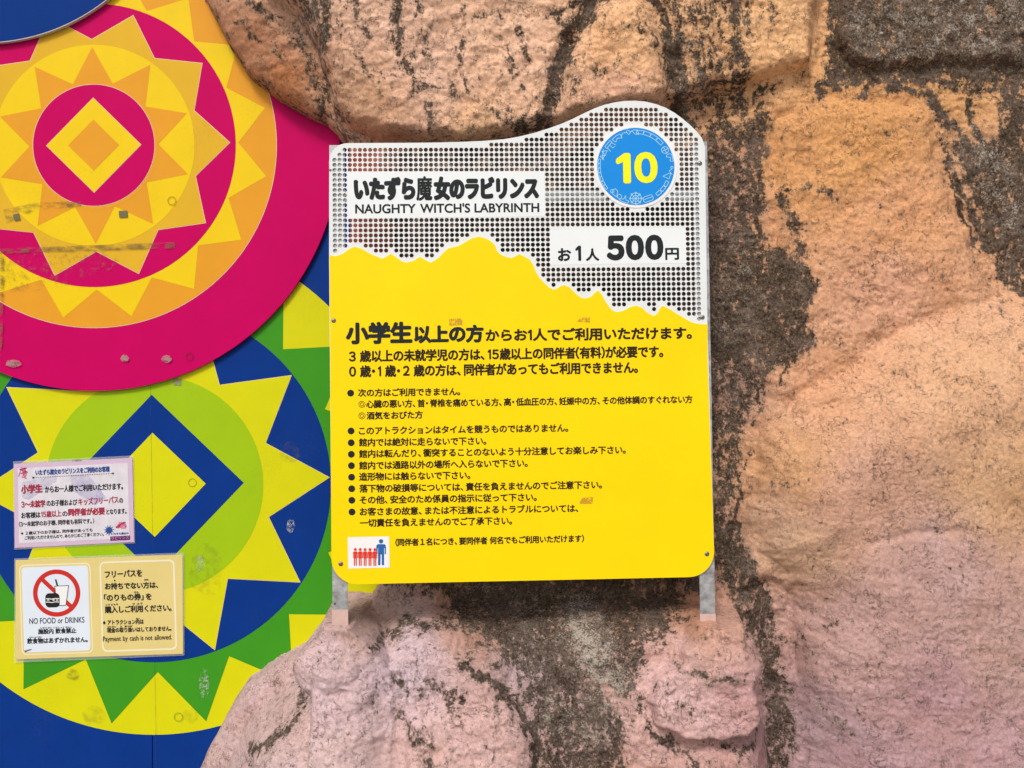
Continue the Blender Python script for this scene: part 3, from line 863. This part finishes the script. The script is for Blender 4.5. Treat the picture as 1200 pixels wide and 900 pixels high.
def c1(x, y): return (10 + x / 7.5, 530 + y / 7.5)
YN = YW - 0.006
n1 = Plane(*c1(575, 450), YN, roll=-2.6)
note = n1.root('laminated_notice')
tag(note, 'lavender bordered laminated paper notice with red and black lines, above the no food notice', 'notice', 'notices taped to the painted wall')
q1 = lambda *ps: [n1.px(*c1(*p)) for p in ps]
fl = Flat(); fl.poly(q1((40, 80), (1097, 28), (1112, 800), (50, 856)), 0.0, FILM, thick=0.0006); fl.build('laminate', note)
fl = Flat(); fl.poly(q1((48, 102), (1088, 48), (1103, 788), (56, 840)), -0.0005, LAV, thick=0.0004)
sheet = fl.build('paper_sheet', note)
fl = Flat(); fl.poly(q1((82, 140), (1048, 92), (1064, 755), (92, 800)), -0.0008, mat('mottled_paper', (0.70, 0.68, 0.74, 1), 0.32, 0.14, 22.0))
fl.build('text_field', sheet)
smear(n1, [c1(540, 200), c1(700, 190), c1(860, 400), c1(760, 470), c1(560, 330)], film('lilac_tint', lin(176, 170, 214), 0.45, 24, 0.30, 0.62), sheet, -0.0010, 'tint_patch')
smear(n1, [c1(120, 260), c1(430, 200), c1(420, 260), c1(180, 420), c1(120, 400)], film('lilac_tint', lin(190, 186, 210), 0.45, 24, 0.30, 0.62), sheet, -0.0010, 'tint_patch')
yy = -0.0013
def t1(s, bl, br, h, m, bold=0.0):
    return text(n1, s, c1(*bl), c1(*br), h / 7.5, m, sheet, yy, bold, 6)
t1('いたずら魔女のラビリンスをご利用のお客様', (240, 205), (893, 172), 52, NAVY, 0.30)
t1('小学生', (113, 366), (303, 356), 80, RED, 0.55)
t1('からお一人様でご利用いただけます。', (322, 358), (1010, 328), 62, INK, 0.28)
t1('3〜未就学', (115, 492), (328, 482), 66, RED, 0.35)
t1('のお子様および', (337, 476), (607, 466), 56, INK, 0.22)
t1('キッズフリーパス', (615, 468), (970, 448), 66, RED, 0.25)
t1('の', (975, 447), (1010, 445), 44, INK, 0.2)
t1('お客様は', (115, 584), (283, 575), 56, INK, 0.22)
t1('15歳以上', (290, 576), (468, 566), 60, RED, 0.25)
t1('の', (475, 564), (522, 561), 44, INK, 0.2)
t1('同伴者が必要', (527, 562), (850, 548), 68, RED, 0.45)
t1('となります。', (862, 548), (1040, 540), 48, INK, 0.22)
t1('（3〜未就学のお子様、同伴者も有料です。）', (95, 656), (755, 626), 48, INK, 0.18)
t1('※２歳以下のお子様は、同伴者があっても', (112, 728), (742, 697), 32, INK, 0.12)
t1('ご利用いただけませんので、あらかじめご了承ください。', (145, 770), (840, 735), 34, INK, 0.12)
t1('いたずら魔女の', (905, 728), (1058, 720), 20, NAVY, 0.12)
fl = Flat()
for i in range(34):
    a = (220 + (918 - 220) * i / 34, 223 - 37 * i / 34); b_ = (a[0] + 11, a[1] - 0.6)
    fl.stroke(q1(a, b_), 5 / 7.5 * n1.k, yy, INK)
fl.poly(circ(*q1((220, 223))[0], 1.2 * n1.k, 12), yy, INK); fl.poly(circ(*q1((920, 186))[0], 1.2 * n1.k, 12), yy, INK)
fl.build('dotted_rule', sheet)
fl = Flat()
c = q1((885, 685))[0]
fl.poly(star(c[0], c[1], 50 / 7.5 * n1.k, 24 / 7.5 * n1.k, 11, 7), yy, NAVY)
fl.build('burst_mark', sheet)
fl = Flat(); fl.poly(q1((895, 740), (1068, 731), (1070, 768), (896, 777)), yy, mat('plum_print', lin(70, 50, 110), 0.5)); fl.build('name_bar', sheet)
t1s = text(n1, 'ラビリンス', c1(905, 770), c1(1062, 761), 28 / 7.5, PNK, sheet, yy - 0.0004, 0.15, 6)
rnd = random.Random(3)
for (cx, cy, w_, h_) in ((130, 180, 42, 52), (992, 640, 52, 26)):
    fl = Flat()
    for j in range(9):
        p = [(cx + (rnd.random() - .5) * 2 * w_, cy + (rnd.random() - .5) * 2 * h_) for _ in range(3)]
        fl.stroke(q1(*p), 9 / 7.5 * n1.k, yy - 3e-5 * j, PNK if j % 3 else RED)
    fl.build('doodle', sheet)
# curling tape corners
fl = Flat(); fl.poly(q1((560, 66), (640, 58), (642, 76), (562, 84)), -0.0014, film('tape', (0.25, 0.24, 0.2, 1), 0.7, 60, 0.3, 0.5)); fl.build('tape_scrap', note)

def c2(x, y): return (10 + x / 5.4545, 645 + y / 5.4545)
n2 = Plane(*c2(580, 370), YN, roll=-1.8)
food = n2.root('laminated_notice')
tag(food, 'tan laminated notice with a red no food or drinks circle, lower of the two notices', 'notice', 'notices taped to the painted wall')
q2 = lambda *ps: [n2.px(*c2(*p)) for p in ps]
TAN = mat('tan_paper', lin(230, 212, 138, .90), 0.32, 0.05)
CARD = mat('pale_blue_paper', (0.70, 0.78, 0.87, 1), 0.32, 0.04)
LINEW = mat('cream_line', lin(244, 238, 205, .9), 0.4, 0.03)
fl = Flat(); fl.poly(q2((36, 52), (1122, 14), (1124, 672), (36, 718)), 0.0, FILM, thick=0.0006); fl.build('laminate', food)
fl = Flat(); fl.poly(q2((45, 62), (1113, 26), (1115, 660), (45, 696)), -0.0005, TAN, thick=0.0004)
sheet2 = fl.build('paper_sheet', food)
def box2(x0, y0, x1, y1, r):
    a, b = q2((x0, y0 + 0), (x1, y1))
    return rrect(a[0], b[1], b[0], a[1], r * n2.k / 5.4545)
fl = Flat()
fl.poly(box2(68, 92, 542, 655, 34), -0.0008, LINEW)
fl.poly(box2(75, 99, 535, 648, 28), -0.0009, TAN)
fl.poly(box2(84, 108, 525, 638, 22), -0.0010, CARD)
fl.build('picture_card', sheet2)
fl = Flat()
fl.poly(box2(581, 72, 1079, 635, 34), -0.0008, LINEW, holes=[box2(592, 83, 1068, 624, 26)])
fl.build('border_line', sheet2)
kk = n2.k / 5.4545
fl = Flat()
PR = mat('prohibition_red', lin(208, 52, 44, .9), 0.4, 0.04)
WH = mat('white_print', (0.82, 0.83, 0.84, 1), 0.4, 0.03)
c = q2((309, 272))[0]
cup = q2((297, 228), (386, 224), (368, 350), (313, 353))
fl.poly(circ(c[0], c[1], 137 * kk, 64), -0.0011, CARD)
an = R(135)
sl_ = [(c[0] + 134 * kk * math.cos(an), c[1] + 134 * kk * math.sin(an)), (c[0] - 134 * kk * math.cos(an), c[1] - 134 * kk * math.sin(an))]
fl.stroke(sl_, 27 * kk, -0.0012, PR)
fl.poly(circ(c[0], c[1], 151 * kk, 72), -0.0013, PR, holes=[circ(c[0], c[1], 122 * kk, 72)])
fl.build('prohibition_circle', sheet2)
fl = Flat()
fl.poly(cup, -0.0014, WH)
for j in range(4):
    fl.stroke([cup[j], cup[(j + 1) % 4]], 4 * kk, -0.0015, INK)
fl.stroke(q2((302, 184), (315, 228)), 10 * kk, -0.0015, INK)
fl.poly(box2(236, 274, 330, 362, 26), -0.0016, INK)
for y_ in (308, 330):
    fl.stroke(q2((241, y_), (262, y_ - 1), (275, y_ + 3), (300, y_ - 2), (326, y_ - 1)), 5 * kk, -0.0017, WH)
for x_ in (255, 290, 312):
    fl.poly(box2(x_ - 7, 313, x_ + 8, 319, 2), -0.0018, WH)
fl.build('burger_and_cup', sheet2)
def t2(s, bl, br, h, m=INK, bold=0.0):
    return text(n2, s, c2(*bl), c2(*br), h / 5.4545, m, sheet2, -0.0013, bold, 6)
t2('NO FOOD or DRINKS', (135, 470), (487, 461), 37, INK, 0.1)
t2('施設内 飲食禁止', (190, 536), (436, 529), 36, INK, 0.28)
t2('飲食物はあずかれません。', (120, 598), (508, 587), 38, INK, 0.28)
t2('しせつ ない  いんしょく きんし', (205, 500), (408, 495), 11, INK, 0.12)
t2('いんしょくぶつ', (133, 560), (213, 558), 11, INK, 0.12)
t2('フリーパスを', (617, 176), (856, 166), 46, INK, 0.3)
t2('お持ちでない方は、', (617, 251), (958, 241), 44, INK, 0.3)
t2('「のりもの券」を', (612, 326), (917, 316), 46, INK, 0.3)
t2('購入しご利用ください。', (617, 402), (1043, 388), 46, INK, 0.3)
t2('※アトラクション内は', (605, 477), (866, 470), 33, INK, 0.2)
t2('現金の取り扱いはしておりません。', (630, 527), (1043, 514), 33, INK, 0.2)
t2('Payment by cash is not allowed.', (605, 592), (1046, 578), 42, INK, 0.08)
t2('も', (674, 197), (686, 197), 11, INK, 0.12); t2('かた', (868, 193), (896, 192), 12, INK, 0.12); t2('けん', (804, 273), (833, 272), 12, INK, 0.12)
t2('こう にゅう', (622, 353), (700, 350), 12, INK, 0.12); t2('り よう', (795, 347), (858, 344), 12, INK, 0.12)
t2('げんきん', (634, 494), (690, 492), 11, INK, 0.12); t2('と  あつか', (715, 491), (795, 488), 11, INK, 0.12); t2('ない', (815, 441), (840, 440), 11, INK, 0.12)
smear(n2, [c2(100, 640), c2(150, 628), c2(150, 634), c2(110, 652)], film('pen_mark', (0.1, 0.1, 0.1, 1), 0.8, 150, 0.35, 0.5), sheet2, -0.0013, 'scratch')

# ------------------------------------------------------------------ the sign
sp = Plane(612, 735, 0.0, yaw=2.2, pitch=-1.6, roll=-0.62)
# let the plane pass through the middle of the plate at Y = 0
mid = sp.M @ Vector((0, 0, 0.62))
sp.o = sp.o + Vector((0, -mid.y, 0))
sp.k = S
sign = sp.root('attraction_sign')
tag(sign, 'tall yellow and white perforated sign board on two metal legs, with a blue number badge', 'sign')
q3 = lambda ps: [sp.px(*p) for p in ps]
WHITE = mat('white_film', (0.76, 0.80, 0.805, 1), 0.35, 0.06, 6.0, dirt=0.15, dirtcol=(0.3, 0.32, 0.3, 1))
LABW = mat('white_label', (0.80, 0.845, 0.855, 1), 0.35, 0.03, 6.0, dirt=0.05, dirtcol=(0.3, 0.32, 0.3, 1))
YSIGN = mat('sign_yellow', lin(255, 220, 6, 0.95), 0.33, 0.05, 5.0, dirt=0.12, dirtcol=(0.45, 0.28, 0.02, 1))
TXT = mat('sign_print', lin(52, 40, 24, .8), 0.5, 0.1)
TXTD = mat('sign_print_dark', lin(38, 44, 46, .8), 0.5, 0.1)
ALU = mat('galvanised_metal', (0.47, 0.48, 0.49, 1), 0.45, 0.55, 45.0, metallic=0.55, spec=0.5, bump=0.25, dirt=0.8, dirtcol=(0.16, 0.16, 0.165, 1))
STEEL = mat('screw_steel', (0.30, 0.28, 0.24, 1), 0.45, 0.3, 200.0, metallic=0.8)

def arc(cx, cy, r, a0, a1, n=8):
    return [(cx + r * math.cos(R(a0 + (a1 - a0) * i / n)), cy - r * math.sin(R(a0 + (a1 - a0) * i / n))) for i in range(n + 1)]
TOPCURVE = [(480, 167.3), (510, 167), (540, 166.2), (565, 165.2), (590, 163.2), (607, 160.3), (625, 156), (642, 150.7), (658, 145), (671, 139.3), (684, 132.9), (696, 127.2),
            (708, 122.8), (720, 120), (732, 118.3), (744, 118), (756, 119), (769, 122), (780, 126.2), (790, 131.8), (799, 138.4), (808, 145.8), (816, 153.6), (822.5, 161.5)]
outline = [(385.6, 300)] + [(385.8, 196)] + arc(407.5, 189.5, 21.8, 180, 90, 8) + TOPCURVE + [(826.2, 172), (829, 376), (836.6, 644)] \
    + arc(806.6, 646.2, 30, 0, -88, 10) + [(620, 680.2)] + arc(419, 654, 30.5, 268, 180, 10)
# start list at the left edge, walk clockwise in the photo
OUT = q3(outline)
ridge = [(386.3, 299), (392.7, 300.5), (401, 298), (409.6, 291.8), (416, 289.2), (424, 291.6), (435, 298), (447.6, 303.2), (452.8, 301), (458, 297.6), (463.4, 300.7), (470.8, 306.4),
         (477, 308), (485.6, 305.3), (492, 301), (498, 304.3), (504.6, 307.9), (513, 303.2), (520, 296), (525.7, 291), (531, 289.9), (537, 288.5), (543, 285.2), (549, 281.5), (555, 278.8), (561.6, 277.4),
         (570, 279.8), (577, 284), (580.5, 288.5), (582.7, 294.8), (587, 298.5), (594, 301.6), (600, 302.4), (604, 300.5), (608, 298), (614, 300.6), (621, 304.6), (625, 311), (627.4, 318), (632, 325.5), (638, 331.7), (643, 336.5), (648.6, 339.6),
         (653, 338.3), (656, 336), (661, 334), (667.6, 337), (672, 341.6), (676, 345.5), (680, 348.3), (684.5, 349.7), (689, 349.2), (693, 347.2), (698, 342.3), (701, 340.4), (705.6, 346), (709.5, 353.5), (714, 360), (718, 364), (722.5, 365.7), (728, 364.9), (733, 363),
         (739, 359.6), (745.7, 358.2), (752, 360.5), (756, 364.3), (760.5, 367.8), (766.8, 370.2), (771, 366.6), (774, 360.4), (776.3, 358.3), (783.7, 361.8), (792, 367.2), (800.6, 372), (807, 376), (813, 378.6), (820, 379.8), (829.1, 380.2)]
LBL = [(407.5, 201), (638, 200.6), (638.4, 253.4), (407.8, 256.4)]
PRC = [(644.2, 269.6), (803.4, 268), (804, 308.4), (644.6, 310.4)]
BC = sp.px(745, 195.2)

def pip(p, poly):
    c = False; n = len(poly)
    for i in range(n):
        a, b = poly[i], poly[(i + 1) % n]
        if (a[1] > p[1]) != (b[1] > p[1]) and p[0] < (b[0] - a[0]) * (p[1] - a[1]) / (b[1] - a[1]) + a[0]:
            c = not c
    return c
def pdist(p, pts, closed=True):
    best = 9e9; n = len(pts)
    for i in range(n if closed else n - 1):
        ax, az = pts[i]; bx, bz = pts[(i + 1) % n]
        dx, dz = bx - ax, bz - az
        t = max(0, min(1, ((p[0] - ax) * dx + (p[1] - az) * dz) / (dx * dx + dz * dz + 1e-12)))
        best = min(best, math.hypot(p[0] - ax - t * dx, p[1] - az - t * dz))
    return best
RID = q3(ridge); LB3 = q3(LBL); PR3 = q3(PRC)
yellow_poly = RID + q3([(829, 420), (836.6, 644)] + arc(806.6, 646.2, 30, 0, -88, 10) + [(620, 680.2)] + arc(419, 654, 30.5, 268, 180, 10))
PITCH = 5.93 * S; HR = 2.5 * S
g0 = sp.px(409.8, 175.6)
holes = []
for i in range(-5, 76):
    for j in range(-11, 36):
        p = (g0[0] + i * PITCH, g0[1] - j * PITCH)
        if not pip(p, OUT) or pdist(p, OUT) < 4.9 * S or pip(p, yellow_poly) or pdist(p, RID, False) < 5.2 * S: continue
        if pip(p, LB3) or pdist(p, LB3) < 1.6 * S or pip(p, PR3) or pdist(p, PR3) < 1.8 * S: continue
        if math.hypot(p[0] - BC[0], p[1] - BC[1]) < 51.5 * S: continue
        if min(math.hypot(p[0] - c_[0], p[1] - c_[1]) for c_ in q3([(820, 191.4), (823, 371.8)])) < 4 * S: continue
        holes.append(circ(p[0], p[1], HR, 12))
fl = Flat()
fl.poly(OUT, 0.0, WHITE, holes=holes, thick=0.002)
plate = fl.build('perforated_plate', sign)

fl = Flat(); fl.poly([(a, b) for a, b in yellow_poly], -0.0018, YSIGN, thick=0.0015); panel = fl.build('notice_panel', sign)
fl = Flat(); fl.poly(LB3, -0.0004, LABW, thick=0.0003); label = fl.build('title_label', sign)
fl = Flat(); fl.poly(PR3, -0.0004, LABW, thick=0.0003); price = fl.build('price_label', sign)
WB = mat('badge_white', (0.84, 0.84, 0.84, 1), 0.35, 0.02)
SKYB = mat('badge_blue', lin(26, 144, 232, .92), 0.35, 0.03)
YNUM = mat('badge_yellow', lin(255, 246, 30, .95), 0.4, 0.02)
ICON = mat('badge_line', lin(170, 224, 250, .9), 0.4, 0.02)
fl = Flat(); fl.poly(circ(BC[0], BC[1], 49.3 * S, 96), -0.0014, WB, thick=0.0011)
fl.poly(circ(BC[0], BC[1], 46.0 * S, 96), -0.0018, SKYB)
badge = fl.build('number_badge', sign)
text(sp, '1', (722.3, 215.3), (739.5, 215.1), 36.2, YNUM, badge, -0.0021, 2.1, 12)
text(sp, '0', (743.6, 215.1), (771.0, 214.7), 37.2, YNUM, badge, -0.0021, 2.2, 12)
# little line drawings round the badge: wheel, train, carousel, swing, boats
fl = Flat()
def pol(r, a): return (BC[0] + r * S * math.cos(R(a)), BC[1] + r * S * math.sin(R(a)))
LWD = 0.75 * S
cw = pol(38.2, -91)
for rr in (6.6, 3.6):
    fl.stroke(circ(cw[0], cw[1], rr * S, 16), LWD, -0.0022, ICON, True)
for i in range(8):
    a = math.pi * i / 4
    fl.stroke([cw, (cw[0] + 6.4 * S * math.cos(a), cw[1] + 6.4 * S * math.sin(a))], LWD * .8, -0.00225, ICON)
    fl.stroke(circ(cw[0] + 6.6 * S * math.cos(a), cw[1] + 6.6 * S * math.sin(a), 1.1 * S, 6), LWD * .8, -0.0023, ICON, True)
def local(a, r, pts, closed=False):
    """a small drawing standing on the ring at angle a: x along the ring, y outward"""
    o = pol(r, a); t = R(a - 90)
    fl.stroke([(o[0] + (x * math.cos(t) - y * math.sin(t)) * S, o[1] + (x * math.sin(t) + y * math.cos(t)) * S) for x, y in pts], LWD, -0.0022, ICON, closed)
for a in (82, 70, 58, 46): local(a, 41, [(-4.2, -2), (4.2, -2), (4.2, 2.2), (-4.2, 2.2)], True)
for a in (-30, -40, -50): local(a, 41.5, [(-3.2, -1.8), (3.2, -1.8), (3.2, 1.8), (-3.2, 1.8)], True)
local(96, 40.5, [(-7, 2), (-4, -2), (0, 2), (4, -2.5), (8, -3), (7, 2), (3, 3), (-2, 1), (-5, 4)])
local(110, 40.5, [(-4, -2), (-1, 2), (3, 1), (5, 3)])
local(123, 40, [(-6, 2), (-4, -3), (0, 0), (5, -3), (6, 2), (1, 3)], True)
local(141, 39, [(-5, 4), (5, 4), (5, 1), (-5, 1)], True); local(141, 39, [(-4, 1), (-5, -5)]); local(141, 39, [(4, 1), (5, -5)]); local(141, 39, [(0, 1), (0, -4), (3, -5)])
local(160, 41, [(-6, -3), (-3, 3), (0, -3), (3, 3), (6, -3), (-6, -1), (6, 2)])
for a in range(172, 216, 7): local(a, 43.6, [(-2.8, -1.2), (2.8, -1.2), (2.8, 1.4), (-2.8, 1.4)], True)
local(232, 40, [(-4, 3), (-1, -3), (3, -4), (5, 0), (2, 3)], True); local(241, 41, circ(0, 0, 2.6, 8), True); local(226, 41, circ(0, 0, 2.2, 8), True)
local(250, 41, [(-6, 1), (-2, 1), (0, -4), (1, 1), (6, 2), (4, 4), (-5, 4)], True)
local(-70, 40.5, rrect(-6, -3, 6, 3.6, 2.5, 3), True); local(-70, 40.5, [(-5, 0), (5, 0)])
local(29, 40, circ(0, 0, 4.2, 10), True); local(29, 40, [(-4, 0), (4, 0)]); local(29, 40, [(0, -4), (0, 4)])
local(14, 42, [(-5, -2), (-2, -4), (0, 1), (4, -1), (5, 3), (-4, 3)], True)
local(-2, 43, circ(0, 0, 1.5, 6), True); local(-8, 42, [(-4, 2), (0, -2), (4, 2)]); local(-17, 39, [(-5, 3), (2, -5), (3, 3)], True)
for a in (-60, 0, 50): pass
fl.build('ride_drawings', badge)

# title and price
text(sp, 'いたずら', (414.6, 235.4), (487.0, 235.0), 28.2, TXTD, label, -0.0007, 1.75, 12)
text(sp, '魔', (487.9, 235.6), (506.8, 235.5), 29.4, TXTD, label, -0.0007, 0.75, 10)
text(sp, '女のラビリンス', (508.3, 235.2), (631.9, 234.2), 28.6, TXTD, label, -0.0007, 1.75, 12)
text(sp, "NAUGHTY WITCH'S LABYRINTH", (416.3, 250.6), (632.0, 248.8), 11.6, TXTD, label, -0.0007, 0.42, 6)
text(sp, 'お', (653.8, 306.2), (669.4, 306), 15.4, TXTD, price, -0.0007, 0.7, 8)
text(sp, '1', (674.5, 305.8), (681.2, 305.7), 18.0, TXTD, price, -0.0007, 0.8, 8)
text(sp, '人', (686.5, 306), (702.4, 305.8), 15.0, TXTD, price, -0.0007, 0.7, 8)
text(sp, '500', (710.9, 305.5), (777.8, 304.6), 30.2, TXTD, price, -0.0007, 2.1, 12)
text(sp, '円', (779.6, 304.8), (795.8, 304.6), 14.4, TXTD, price, -0.0007, 0.6, 8)

# the yellow panel's text
def t3(s, xl, ybl, xr, ybr, h, bold=0.3, m=TXT):
    return text(sp, s, (xl, ybl), (xr, ybr), h, m, panel, -0.0023, bold, 6 if bold < .6 else 10)
t3('小学生', 405.3, 403.8, 483.6, 402.8, 26.2, 1.35, TXTD)
t3('以上の方', 485.2, 402.6, 567.0, 401.6, 21.4, 1.15, TXTD)
t3('からお1人でご利用いただけます。', 569.0, 400.6, 810.7, 397.6, 15.2, 0.62)
t3('3 歳以上の未就学児の方は、15歳以上の同伴者(有料)が必要です。', 409.0, 425.0, 777.2, 419.2, 14.6, 0.56)
t3('0 歳・1 歳・2 歳の方は、同伴者があってもご利用できません。', 409.3, 442.6, 747.6, 437.6, 14.4, 0.56)
LINES = [
    ('次の方はご利用できません。', 419.6, 465.2, 539.4, 463.5, 9.6, 460.7),
    ('心臓の悪い方、首・脊椎を痛めている方、高・低血圧の方、妊娠中の方、その他体調のすぐれない方', 429.2, 478.4, 811.4, 472.6, 9.6, None),
    ('酒気をおびた方', 429.6, 491.9, 495.6, 490.6, 9.4, None),
    ('このアトラクションはタイムを競うものではありません。', 420.6, 509.8, 665.8, 506.2, 9.8, 505.0),
    ('館内では絶対に走らないで下さい。', 420.6, 523.4, 570.0, 521.3, 9.8, 518.8),
    ('館内は転んだり、衝突することのないよう十分注意してお楽しみ下さい。', 420.7, 536.8, 733.3, 531.8, 9.8, 532.3),
    ('館内では通路以外の場所へ入らないで下さい。', 420.8, 550.4, 618.4, 547.4, 9.8, 545.6),
    ('造形物には触らないで下さい。', 420.9, 563.6, 551.2, 561.5, 9.8, 559.1),
    ('落下物の破損等については、責任を負えませんのでご注意下さい。', 421.2, 577.4, 705.4, 572.6, 9.8, 572.6),
    ('その他、安全のため係員の指示に従って下さい。', 421.4, 590.8, 629.0, 587.2, 9.8, 586.1),
    ('お客さまの故意、または不注意によるトラブルについては、', 421.6, 604.4, 677.6, 600.2, 9.8, 599.8),
    ('一切責任を負えませんのでご了承下さい。', 421.8, 617.6, 600.2, 614.8, 9.6, None),
    ('（同伴者１名につき、要同伴者 何名でもご利用いただけます）', 463.4, 640.2, 684.4, 635.4, 9.2, None),
]
for i, (s, xl, yl, xr, yr, h, by) in enumerate(LINES):
    t3(s, xl, yl, xr, yr, h, 0.32)
    if by:
        f_ = Flat(); c = sp.px(411.0 + 1.6 * (by - 460) / 140, by)
        f_.poly(circ(c[0], c[1], 3.95 * S, 20), -0.0023, TXTD); f_.build('bullet', panel)

for y_ in (473.8, 487.2):
    f_ = Flat(); c = sp.px(424.2, y_)
    for r_ in (3.9, 2.2):
        f_.poly(circ(c[0], c[1], r_ * S, 20), -0.0023, TXT, holes=[circ(c[0], c[1], (r_ - 0.6) * S, 20)])
    f_.build('double_ring_bullet', panel)

# people pictogram
fl = Flat(); fl.poly(q3([(407.6, 629.4), (456.0, 628.4), (456.8, 665.0), (408.2, 666.2)]), -0.0023, WB); pic = fl.build('pictogram_card', panel)
def figure(cx, y0, y1, m, dep, nar=1.0):
    h = y1 - y0; f = lambda x, y: sp.px(cx + x * h * nar, y0 + y * h)
    s = Flat()
    c = f(0, 0.085)
    s.poly(circ(c[0], c[1], 0.082 * h * S, 18), dep, m)
    s.poly([f(*p) for p in ((-.13, .19), (.13, .19), (.17, .23), (.185, .30), (.185, .56), (.165, .58), (.135, .56), (.135, .34), (.115, .34), (.115, .97), (.09, .99), (.045, .99), (.025, .97), (.02, .58),
                            (-.02, .58), (-.025, .97), (-.045, .99), (-.09, .99), (-.115, .97), (-.115, .34), (-.135, .34), (-.135, .56), (-.165, .58), (-.185, .56), (-.185, .30), (-.17, .23))], dep, m)
    s.build('figure', pic)
FR = mat('figure_red', lin(232, 62, 44, .9), 0.45, 0.06)
FB = mat('figure_blue', lin(46, 106, 178, .9), 0.45, 0.06)
figure(446.7, 631.6, 662.6, FB, -0.0025)
for i in range(5):
    figure(416.6 + 5.7 * i, 642.0, 663.0, FR, -0.0027 - 0.0001 * i, 0.70)
# tape residues on the panel
RES2 = film('orange_tape_residue', (0.58, 0.30, 0.02, 1), 0.6, 150, 0.38, 0.54)
smear(sp, [(526, 373.6), (541.6, 373.2), (542, 381), (526.4, 381.6)], RES2, panel, -0.0024, 'tape_residue')
smear(sp, [(676, 377), (680, 372.6), (691.4, 371.6), (691.4, 378)], RES2, panel, -0.0024, 'tape_residue')
smear(sp, [(678, 590.6), (682, 583.2), (695, 582.2), (694, 590.2)], RES2, panel, -0.0024, 'tape_residue')

# screws: domed heads with a slot
def screw(x, y, r=2.9, y0=-0.0018):
    c = sp.px(x, y); V, Fc = [], []
    n = 14
    for ring, (rr, dy) in enumerate(((1.0, 0.0), (0.92, -0.0011), (0.6, -0.0019))):
        V += [(c[0] + rr * r * S * math.cos(2 * math.pi * i / n), y0 + dy, c[1] + rr * r * S * math.sin(2 * math.pi * i / n)) for i in range(n)]
    V.append((c[0], y0 - 0.0021, c[1]))
    for rg in (0, 1):
        for i in range(n):
            a, b = rg * n + i, rg * n + (i + 1) % n
            Fc.append([a, b, b + n, a + n])
    for i in range(n):
        Fc.append([2 * n + i, 2 * n + (i + 1) % n, 3 * n])
    o = link_mesh('screw', V, Fc, STEEL, None, sign, True)
    s = Flat(); s.stroke([(c[0] - r * .55 * S, c[1] - r * .3 * S), (c[0] + r * .55 * S, c[1] + r * .3 * S)], 0.7 * S, y0 - 0.0023, INK); s.build('slot', o)
for (x_, y_, r_) in ((391.2, 375.7, 2.8), (399.4, 660.6, 2.9), (828.2, 649.0, 2.9), (820.2, 191.4, 2.8), (823.2, 371.8, 2.8), (387.2, 199.2, 1.4)):
    screw(x_, y_, r_, 0.0 if (y_ < 373) else -0.0018)

# angle-iron posts behind the plate, cross bar, painted feet
PAINTF = mat('overspray_paint', lin(206, 176, 166, 1.0), 0.7, 0.12, 40.0, bump=0.4)
def box(fl_, x0, x1, z0, z1, y0, y1, m):
    fl_.poly([(x0, z0), (x1, z0), (x1, z1), (x0, z1)], y0, m, thick=y1 - y0)
def post(xl, xr, flange_left, pxtop):
    a = sp.px(xl, 700)[0]; b = sp.px(xr, 700)[0]
    zt = sp.px(xl, pxtop)[1]; zb_ = sp.px(xl, 800)[1]
    fl_ = Flat()
    box(fl_, a, b, zb_, zt, 0.0042, 0.0072, ALU)
    if flange_left: box(fl_, a, a + 0.003, zb_, zt, 0.0074, 0.040, ALU)
    else: box(fl_, b - 0.003, b, zb_, zt, 0.0074, 0.040, ALU)
    p = fl_.build('post', sign)
    f2 = Flat()
    zf = sp.px(xl, 715 if flange_left else 720)[1]
    box(f2, a - 0.0008, b + 0.0008, zb_, zf, 0.0030, 0.0040, PAINTF)
    f2.build('painted_foot', p)
    return p
post(389.2, 407.2, True, 169.5)
pl_ = post(820.6, 838.4, False, 165.8)
# bar
a = sp.px(400, 229); b = sp.px(826, 226)
fl = Flat(); box(fl, a[0], b[0], a[1] - 6.5 * S, a[1] + 6.5 * S, 0.0078, 0.0108, ALU); fl.build('cross_bar', sign)
c = sp.px(392.2, 708)
fl = Flat(); fl.poly(circ(c[0], c[1], 1.1 * S, 12), 0.0040, INK); fl.build('rivet_hole', sign)
